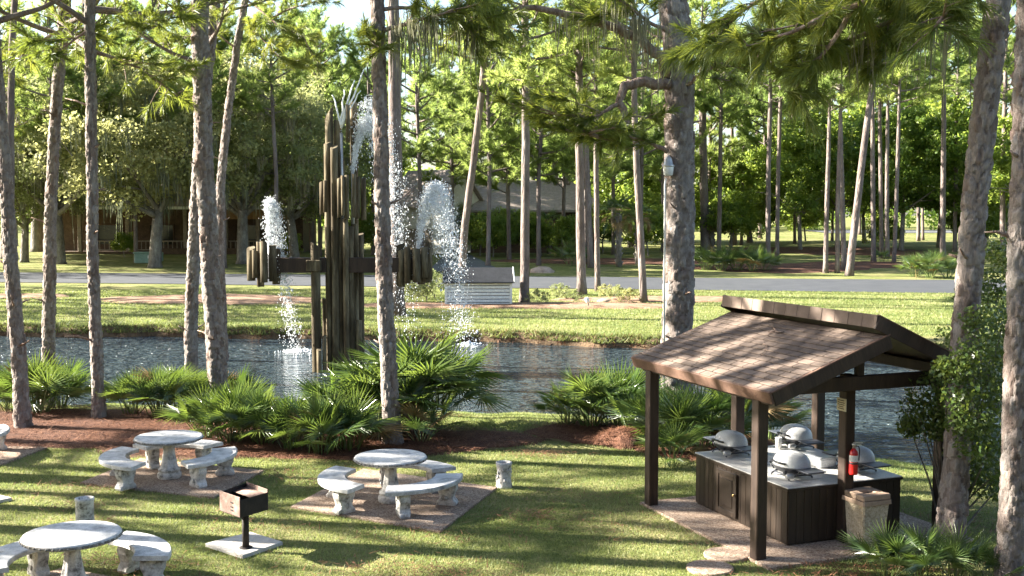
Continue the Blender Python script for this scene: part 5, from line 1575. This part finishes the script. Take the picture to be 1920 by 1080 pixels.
def at_px(px, d): return (px - 960) * d / FPX, d
GO = 'moss hung oaks before the porch house'
lo = 'spreading oak hung with grey moss before the porch house'
for px, d, k, s, rz in ((110, 97, 0, 1.25, .4), (290, 92, 1, 1.3, 2.0), (455, 97, 0, 1.2, 3.6), (552, 105, 1, 1.15, 5.0), (10, 106, 1, 1.3, 1.0), (390, 114, 0, 1.5, .2), (200, 118, 1, 1.6, 4.2), (70, 120, 0, 1.55, 3.2)):
    place(OAK[k], 'oak_tree', *at_px(px, d), ('spreading moss hung oak in the front row before the porch railing' if d < 100 else 'tall moss hung oak in the row over the porch roof'), GO, s, rz, 'oak_leaf')
x, y, z = gpt(46, 492)
place(OAK[1], 'oak_tree', x, y, 'oak with a pale forked trunk at the dark end of the porch', GO, .95, 2.6, 'oak_leaf')
GB = 'broadleaf trees beyond the road'
for i, (px, d, k, s, rz) in enumerate(((1500, 120, 0, 1.05, 0), (1570, 128, 0, 1.15, 1), (1690, 118, 0, 1.15, 2), (1760, 126, 0, 1.2, 3), (1830, 116, 0, 1.1, 4), (1900, 124, 1, 1.3, 5),
                                       (1440, 140, 1, 1.2, 1.5), (1620, 140, 1, 1.3, 2.5), (1370, 128, 1, 1.0, .7), (1180, 128, 1, 1.1, 3.3), (1250, 135, 0, 1.0, 1.1), (1080, 140, 1, 1.2, 2.2),
                                       (700, 132, 0, 1.0, .5), (600, 128, 1, 1.2, 1.9), (870, 128, 1, .9, 1.7), (30, 135, 0, 1.1, 2.7), (-30, 112, 0, 1.2, .9), (1940, 106, 0, 1.1, .2))):
    place(BROAD[k], 'broadleaf_tree', *at_px(px, d), where(px, 'bushy broadleaf tree'), GB, s, rz)
for i, (px, py, s) in enumerate(((1370, 470, .9), (1410, 455, .9), (1510, 452, .9), (1655, 470, .55), (1240, 470, .9), (1290, 455, 1.0), (1130, 475, .7), (1215, 480, .7), (1015, 480, .5), (925, 482, .55), (900, 480, .6), (985, 480, .6), (950, 479, .65), (845, 470, .7), (1070, 482, .55), (720, 470, .8), (680, 478, .6), (1830, 470, .9))):
    x, y, z = gpt(px, py)
    place(BROAD[2], 'small_leafy_tree', x, y, where(px, 'small rounded leafy tree'), 'small leafy trees beyond the road', s, i * 1.1)
# clipped hedge by the driveway, red shrub, low bed plants
x, y, z = gpt(545, 482)
place(BROAD[2], 'round_shrub', x, y, 'dark clipped shrub by the end of the porch', None, .32, .5)
x, y, z = gpt(233, 482)
place(BROAD[2], 'red_leaved_shrub', x, y, 'small red leaved shrub before the porch railing', None, .34, 1.5, 'red_leaf')
wl = leafy(57, 1.6, .9, .75, 1.1, 26, 46, .11, .07, .025, .22)
for i, (px, py, s) in enumerate(((800, 566, 1.15), (815, 560, 1.0), (780, 568, .8), (1010, 572, .55), (1050, 562, .6), (1075, 570, .5), (1155, 566, .6), (1180, 570, .55), (1135, 558, .5))):
    x, y, z = gpt(px, py)
    place(wl, 'bed_shrub', x, y, 'wispy grey green shrub in the mulch bed by the pump house', 'wispy shrubs in the far mulch bed', s, i * .9, 'oak_leaf')

# ------------------------------------------------------------------ palmettos
def frond_mesh(seed, tilt, nl=25, fan=R(118), Rf=.52, Lp=.55):
    rg = random.Random(seed); V = []; F = []; q = []
    # petiole
    pr = .012; pts = [Vector((Lp * k / 4, 0, .05 * math.sin(math.pi * k / 4 * .6))) for k in range(5)]
    mb = MB(); mb.tube(pts, [pr, pr * .9, pr * .8, pr * .7, pr * .6], 4, False)
    for f in mb.f: F.append(f)
    V += mb.v; q += [.8] * len(mb.f)
    hub = pts[-1]; ct, st = math.cos(tilt), math.sin(tilt)
    def tr(x, y, z): return (hub.x + x * ct + z * st, hub.y + y, hub.z - x * st + z * ct)
    for k in range(nl):
        a = -fan + 2 * fan * (k + .5) / nl + rg.uniform(-.02, .02)
        l = Rf * (.70 + .30 * math.cos(a / 1.35)) * rg.uniform(.93, 1.06)
        da = fan / nl * .80
        rm = l * .38; ca, sa = math.cos(a), math.sin(a)
        cup = .10 * rm
        dr = rg.uniform(.06, .22) * l
        b = len(V)
        V += [tr(0, 0, 0), tr(math.cos(a - da) * rm, math.sin(a - da) * rm, cup), tr(ca * rm, sa * rm, cup - .018), tr(math.cos(a + da) * rm, math.sin(a + da) * rm, cup), tr(ca * l, sa * l, cup - dr)]
        F += [(b, b + 1, b + 2), (b, b + 2, b + 3), (b + 1, b + 4, b + 2), (b + 2, b + 4, b + 3)]
        r = rg.uniform(.2, .9); q += [r] * 4
    me = bpy.data.meshes.new('frond'); me.from_pydata(V, [], F); me.update()
    at = me.attributes.new('rnd', 'FLOAT', 'FACE'); at.data.foreach_set('value', np.array(q, dtype=np.float32))
    return me
FR = [frond_mesh(i, R(t)) for i, t in enumerate((-12, 4, 18, 34, 10))]
FRD = []
for m_ in FR: m_.materials.append(M['frond'])
for m_ in FR[2:4]:
    c_ = m_.copy(); c_.materials.clear(); c_.materials.append(M['frond_dry']); FRD.append(c_)
def palmetto(px, py, s, n, label, group=None, seed=0, name='saw_palmetto', depth=None, el=(32, 86), dry=.13, crown_z=0.0, spreadr=.22, cat='palm', pos=None):
    if pos: x, y = pos
    else: x, y = gp(px, py)
    if depth: x, y = at_px(px, depth)
    z = th(x, y)
    r = thing(name, (x, y, z), label, cat, group)
    rg = random.Random(seed * 7 + int(px))
    for k in range(n):
        az = k * 2.39996 + rg.uniform(-.25, .25)
        e = R(el[0] + (el[1] - el[0]) * ((k + .5) / n) ** .9 + rg.uniform(-8, 8))
        isd = rg.random() < dry * (2.5 if e < R(30) else .4)
        me = rg.choice(FRD) if isd else rg.choice(FR)
        o = put('frond', me, None, r)
        sc = s * rg.uniform(.78, 1.18)
        off = Vector((math.cos(az), math.sin(az), 0)) * spreadr * s * rg.uniform(.1, 1)
        o.matrix_local = Matrix.Translation((off.x, off.y, crown_z + .03)) @ Matrix.Rotation(az, 4, 'Z') @ Matrix.Rotation(-e, 4, 'Y') @ Matrix.Rotation(rg.uniform(-.5, .5), 4, 'X') @ Matrix.Diagonal((sc, sc, sc, 1))
    return r
gL = 'palmettos along the near pond edge'
l1 = 'saw palmetto clump round the trunk at the pond edge by the dark mulch'
l2 = 'saw palmetto clump between the straight dark pine and the thick sunlit trunk'
l3 = 'saw palmetto clump in the bed behind the table before the palmettos'
l4 = 'saw palmetto clump in the bed between the two table pads'
l5 = 'saw palmetto clump at the waterside between the lawn gap and shelter'
l6 = 'saw palmetto clump close behind the shelter posts'
for i, (px, py, s, n, lab) in enumerate((
        (20, 772, 1.15, 26, l1), (72, 776, 1.25, 30, l1), (112, 764, 1.1, 22, l1), (50, 745, 1.2, 22, l1),
        (250, 778, 1.05, 24, l2), (298, 780, 1.15, 28, l2), (335, 768, 1.1, 22, l2), (430, 752, 1.0, 18, l2),
        (388, 826, 1.0, 24, l3), (436, 832, 1.1, 28, l3), (492, 836, 1.0, 24, l3), (462, 808, 1.0, 20, l3),
        (545, 846, 1.0, 24, l4), (600, 852, 1.1, 28, l4), (652, 846, 1.1, 26, l4), (625, 812, 1.2, 22, l4),
        (1066, 798, .9, 24, l5), (1108, 802, 1.3, 30, l5), (1158, 800, 1.3, 28, l5), (1196, 822, 1.0, 22, l5),
        (1262, 850, 1.15, 26, l6), (1312, 842, 1.25, 28, l6), (1372, 812, 1.2, 24, l6), (1258, 878, .8, 14, l6), (1440, 800, 1.1, 22, l6))):
    palmetto(px, py, s, n, lab, gL, i)
palmetto(700, 812, 1.6, 30, 'tall palmetto behind the pine that stands at the round table', gL, 31, dry=.03)
palmetto(765, 806, 1.85, 30, 'tallest fan palm with drooping fronds in front of the fountain', gL, 32, 'fan_palm', el=(20, 80), dry=.02, crown_z=.35)
palmetto(822, 802, 1.45, 28, 'broad fan palm leaning its fronds over the water by the lawn gap', gL, 33, 'fan_palm', el=(8, 62), dry=.02, crown_z=.45)
palmetto(790, 832, .95, 16, 'pale low palmetto beside the pine trunk at the round table', gL, 34, dry=.5)
palmetto(1662, 1088, .62, 12, 'young palmetto sprouting at the shelter slab edge by the trash bin', gL, 35, el=(30, 85), dry=0)
palmetto(1725, 1092, .72, 14, 'young palmetto sprouting between the trash bin and pine trunk', gL, 36, el=(30, 85), dry=0)
palmetto(1790, 1096, .66, 14, 'young palmetto at the foot of the shrub wrapped pine', gL, 37, el=(30, 85), dry=0)
palmetto(1862, 1100, .55, 12, 'smallest young palmetto between the two pine trunks', gL, 38, el=(20, 80), dry=.3)
lr = 'palmetto clump in the sunny row along the far road verge'
for i, (px, py, s, n) in enumerate(((1325, 506, 1.9, 22), (1352, 508, 1.9, 22), (1382, 508, 1.9, 22), (1410, 510, 1.8, 20), (1436, 508, 1.7, 18), (1715, 520, 1.7, 20), (1745, 522, 1.8, 20), (1775, 522, 1.7, 18), (1655, 492, 1.2, 12))):
    palmetto(px, py, s, n, lr, 'palmettos along the far road', 50 + i, pos=gpt(px, py)[:2])
palmetto(1072, 497, 2.0, 20, 'single dark palmetto on the grass corner by the road', 'palmettos along the far road', 61, pos=gpt(1072, 497)[:2])
# sabal palms
def sabal(px, py, h, s, label, seed):
    x, y, z = gpt(px, py)
    r = palmetto(px, py, s, 26, label, 'cabbage palms before the dark house', seed, 'cabbage_palm', None, (-50, 70), .18, h, .06, 'palm', (x, y))
    rg = random.Random(seed); mb = MB()
    mb.tube([(0, 0, -.1), (0, 0, h * .5), (0, 0, h + .1)], [.24, .22, .24], 10)
    mb.build('trunk', M['bark_oak'], r)
    bt = MB(); bt.box((0, 0, 0), (.16, .07, .34), 0, Matrix.Rotation(R(28), 4, 'Y'))
    bm = bt.mesh('frond_stub')
    for k in range(26):
        a = k * 2.4; zz = .3 + (h - .5) * k / 26
        o = put('frond_stub', bm, M['bark_oak'], r, (math.cos(a) * .25, math.sin(a) * .25, zz), a)
sabal(1160, 500, 4.3, 2.0, 'thick cabbage palm with patterned stubs in front of the house', 3)
sabal(1196, 496, 3.9, 1.8, 'shorter cabbage palm standing close beside the thick one', 4)
sabal(862, 476, 3.4, 1.9, 'cabbage palm shading the dark house wall by the driveway', 5)
sabal(1030, 476, 3.0, 1.7, 'cabbage palm under the eave of the hipped roof', 6)
sabal(1335, 470, 3.2, 1.8, 'cabbage palm behind the sunny palmetto row', 7)

# ------------------------------------------------------------------ leafy shrub wrapped round the right-hand pine
def right_shrub():
    by = b15[1]
    base = (b15[0] + .35, by + .9, 0)
    r = thing('leafy_shrub', base, 'tall loose leafy shrub wrapped round the pine beside the shelter', 'shrub')
    rg = random.Random(9); rng = np.random.default_rng(9); b0 = Vector(base)
    cl = []
    for (px, py, d, s) in ((1722, 772, -.3, .8), (1745, 740, -.4, 1), (1770, 720, -.5, .9), (1740, 800, 0, .8), (1775, 770, -.6, .8), (1800, 700, -.5, .8), (1795, 640, .6, .9), (1835, 640, .4, 1.1), (1862, 600, .7, 1.1), (1880, 550, 1, 1.1), (1885, 500, 1.2, .9),
                            (1850, 690, .2, 1.2), (1885, 650, .9, 1.1), (1830, 740, -.2, 1.1), (1870, 740, .3, 1.2), (1845, 800, 0, 1.2), (1815, 800, -.4, 1), (1880, 800, .5, 1.1), (1860, 850, .2, 1.1), (1825, 860, -.2, 1), (1890, 870, .6, .9), (1800, 850, -.5, .7),
                            (1840, 900, .2, .8), (1875, 910, .5, .7), (1760, 800, -.3, .6), (1705, 800, .2, .5), (1820, 560, .9, .7), (1850, 540, 1.1, .8), (1870, 470, 1.4, .7), (1795, 690, -1.8, .7), (1805, 740, -1.9, .8), (1800, 790, -1.8, .6), (1840, 770, -1.7, 1), (1850, 720, -1.7, 1), (1860, 830, -1.6, 1), (1835, 830, -1.8, .9), (1870, 670, -1.4, 1), (1835, 600, -1.5, .7), (1880, 610, -1, 1), (1890, 720, -1.2, 1), (1770, 690, -1.6, .5), (1820, 660, -1.8, .7), (1875, 880, -1.3, .9)):
        cl.append((atd(px, py, by + .7 + d * .7) - b0, .30 * s))
    st = MB()
    for c, s in cl:
        k = rg.uniform(.3, .6)
        st.tube([Vector((rg.uniform(-.1, .1), rg.uniform(-.1, .1), 0)), Vector((c.x * k, c.y * k, c.z * .5)), c], [.022, .014, .005], 5, False)
    st.build('stems', M['bark_oak'], r)
    V, F, q = leaf_cloud([tuple(c) for c, s in cl], np.array([s * 1.25 for c, s in cl]), 330, .07, .043, rng, .4, .9)
    put('crown', np_mesh('crown', V, F, q), M['shrub_leaf'], r)
right_shrub()

# ------------------------------------------------------------------ pines standing outside the picture to the left; they throw the long shadows
def off_pine(x, y, w, cb, crown, seed, near=True):
    wh = 'the picnic lawn' if y < 40 else ('the far pond bank' if y < 70 else 'the road')
    r = thing('pine_tree', (x, y, th(x, y)), 'pine of the grove beside ' + wh, 'tree', 'pines of the grove beside ' + wh)
    Hc = NEAR_H[crown]
    MB().tube([(0, 0, -.1), (.05, .1, 4), (0, .05, cb), (0, 0, cb + Hc)], [w * 1.2, w, w * .8, .04], 10).build('trunk', M['bark_far'], r)
    lm, cm = NEAR_CROWN[crown]
    for nm, me, mt in (('limbs', lm, M['bark_far']), ('crown', cm, M['needle'])): put(nm, me, mt, r, (0, 0, cb), seed * 1.1)
for i, (x, y, w, cb) in enumerate(((-14, 11.2, .2, 9), (-17.5, 13.3, .2, 10), (-13.2, 15.6, .14, 9), (-21, 16.4, .22, 10), (-15.5, 18.7, .17, 10), (-19, 21.0, .2, 10), (-36, 14.8, .2, 9), (-38, 19.4, .22, 9), (-33, 12.2, .2, 9.5), (-27, 23.5, .2, 9), (-44, 17.2, .2, 10), (-12, 17.0, .2, 11), (-12.6, 20.2, .18, 10), (-19.5, 14.6, .2, 5.8), (-23, 21, .2, 6), (-14, 23.0, .2, 10),
                                   (-34, 49, .25, 9), (-38, 54, .25, 10), (-33, 58.5, .22, 9), (-46, 51, .25, 9), (-52, 57, .25, 9), (-29.8, 60, .25, 6.5), (-34, 67, .25, 7), (-27.8, 55, .25, 7), (-31.5, 64, .2, 8), (-40, 60, .25, 7), (-43, 66, .25, 7), (-39, 54, .25, 7), (-46, 71, .25, 8), (-36, 70, .25, 7), (-50, 84, .25, 7), (-56, 88, .25, 8), (-60, 83, .25, 7), (-46, 90, .25, 8), (-66, 92, .25, 8), (-42, 86, .25, 8), (-52, 94, .25, 8))):
    off_pine(x, y, w, cb, i % 2, i)

# ------------------------------------------------------------------ the far wood, seen as one mass
def far_wood():
    rng = np.random.default_rng(77); n = 2300
    x = rng.uniform(-150, 150, n); y = rng.uniform(188, 236, n)
    top = 13 + 5 * np.sin(x * .11) + 3 * np.sin(x * .31 + 1)
    z = rng.uniform(0, 1, n) ** .8 * top + 1.2
    C = np.stack([x, y, z], 1)
    V, F, q = leaf_cloud(C, 2.2 * rng.uniform(.6, 1.3, n), 34, .85, .6, rng, .5, .8)
    tag(put('far_wood', np_mesh('far_wood', V, F, q), M['green_leaf']), 'dense far wood closing the view behind the trees', 'wood', None, 'stuff')
far_wood()

# ------------------------------------------------------------------ grass and straw
def outside(X, Y):
    ok = np.ones(len(X), bool)
    for (cx, cy, rx, ry, rot) in BLOBS:
        dx, dy = X - cx, Y - cy; c, s = math.cos(-rot), math.sin(-rot)
        ok &= ((dx * c - dy * s) / rx) ** 2 + ((dx * s + dy * c) / ry) ** 2 > 1
    for P in RECTS:
        ins = np.ones(len(X), bool); n = len(P)
        a = sum(P[i][0] * P[(i + 1) % n][1] - P[(i + 1) % n][0] * P[i][1] for i in range(n)); sg = 1 if a > 0 else -1
        for i in range(n):
            (x0, y0), (x1, y1) = P[i], P[(i + 1) % n]
            ins &= sg * ((x1 - x0) * (Y - y0) - (y1 - y0) * (X - x0)) > -.02
        ok &= ~ins
    return ok
def blades(name, label, X, Y, Z, hgt, wid, rng, mat, cat='grass', lean=.5):
    K = len(X); B = np.stack([X, Y, Z - .005], 1)
    a = rng.uniform(0, 6.283, K); S = np.stack([np.cos(a), np.sin(a), np.zeros(K)], 1) * (wid * rng.uniform(.6, 1.2, K) / 2)[:, None]
    T = B + np.stack([rng.normal(0, lean, K), rng.normal(0, lean, K), np.ones(K)], 1) * (hgt * rng.uniform(.5, 1.2, K))[:, None]
    V = np.stack([B - S, B + S, T], 1).reshape(-1, 3); F = np.arange(K * 3).reshape(-1, 3)
    # patches of drier and greener turf
    pat = .5 + .28 * np.sin(X * .9 + 1.3 * np.sin(Y * .7)) * np.cos(Y * 1.1 + .8 * np.sin(X * .6)) + .14 * np.sin(X * 3.1 + Y * 2.3)
    q = np.clip(pat * .85 + .04 + rng.normal(0, .22, K), 0, 1)
    return tag(put(name, np_mesh(name, V, F, q), mat), label, cat, None, 'stuff')
rng = np.random.default_rng(3)
n = 430000
Y = np.sqrt(rng.uniform(11.8 ** 2, 29.5 ** 2, n)); X = rng.uniform(-1, 1, n) * (Y * .475 + .6)
ok = outside(X, Y) & (Y < near_edge(X) - .12); X, Y = X[ok], Y[ok]
NE = near_edge(X); Z = np.where(Y < NE - 3.4, 0.0, -0.45 * (np.maximum(Y - NE + 3.4, 0) / 3.4) ** 1.15)
blades('grass_blades', 'short patchy turf of the picnic lawn', X, Y, Z, .05, .013, rng, M['grass_blade'])
n = 170000
Y = np.sqrt(rng.uniform(42 ** 2, 66 ** 2, n)); X = rng.uniform(-1, 1, n) * (Y * .475 + .6); FE = far_edge(X)
ok = (Y > FE + .35) & (Y < road_near(X)); X, Y, FE = X[ok], Y[ok], FE[ok]
Z = np.where(Y < FE + 5, -.05 + .05 * np.clip((Y - FE - .5) / 4.5, 0, 1), 0)
blades('grass_blades', 'sunny turf of the bank across the pond', X, Y, Z, .09, .035, rng, M['grass_blade'])
n = 14000
X = rng.uniform(-26, 26, n); FE = far_edge(X); Y = FE + rng.uniform(.0, .55, n); Z = np.interp(Y - FE, [0, .12, .3, .5], [-.5, -.3, -.1, -.05])
blades('bank_grass', 'dry overhanging grass along the far pond bank', X[:5000], Y[:5000], Z[:5000], .15, .04, rng, M['straw'], lean=.7)
blades('bank_grass', 'green overhanging grass along the far pond bank', X[5000:], np.maximum(Y, FE + .12)[5000:], np.maximum(Z, -.28)[5000:], .22, .04, rng, M['grass_blade'], lean=.7)
def straw():
    Xs = []; Ys = []
    for (cx, cy, rx, ry, rot) in BLOBS:
        if rx < .45: continue
        k = int(2600 * rx * ry); a = rng.uniform(0, 6.283, k); r = np.sqrt(rng.uniform(0, 1, k)) * 1.06
        Xs.append(cx + np.cos(a) * rx * r); Ys.append(cy + np.sin(a) * ry * r)
    for k in range(46):       # drifts of fallen needles on the open lawn
        cy = rng.uniform(12.5, 26); cx = rng.uniform(-1, 1) * cy * .45; m = int(rng.uniform(60, 240)); sp = rng.uniform(.15, .6)
        xs, ys = cx + rng.normal(0, sp * 1.6, m), cy + rng.normal(0, sp * .7, m); ok = outside(xs, ys); Xs.append(xs[ok]); Ys.append(ys[ok])
    X = np.concatenate(Xs); Y = np.concatenate(Ys)
    ok = (Y < near_edge(X) - .2); X, Y = X[ok], Y[ok]; K = len(X)
    Z = np.array([th(x, y) for x, y in zip(X, Y)]) + .055 + rng.uniform(-.02, .03, K)
    mx, my = gp(1168, 832); dm = ((X - mx) / .62) ** 2 + ((Y - my) / .5) ** 2; Z += .26 * np.clip(1 - dm, 0, 1)
    a = rng.uniform(0, 6.283, K); D = np.stack([np.cos(a), np.sin(a), rng.normal(.05, .18, K)], 1) * (.16 * rng.uniform(.5, 1.2, K))[:, None]
    S = np.stack([-np.sin(a), np.cos(a), np.zeros(K)], 1) * .006
    B = np.stack([X, Y, Z], 1)
    V = np.stack([B - S, B + S, B + D], 1).reshape(-1, 3)
    tag(put('pine_straw', np_mesh('pine_straw', V, np.arange(K * 3).reshape(-1, 3), rng.uniform(0, 1, K)), M['straw']), 'reddish pine straw strewn over the mulch beds', 'pine straw', None, 'stuff')
straw()
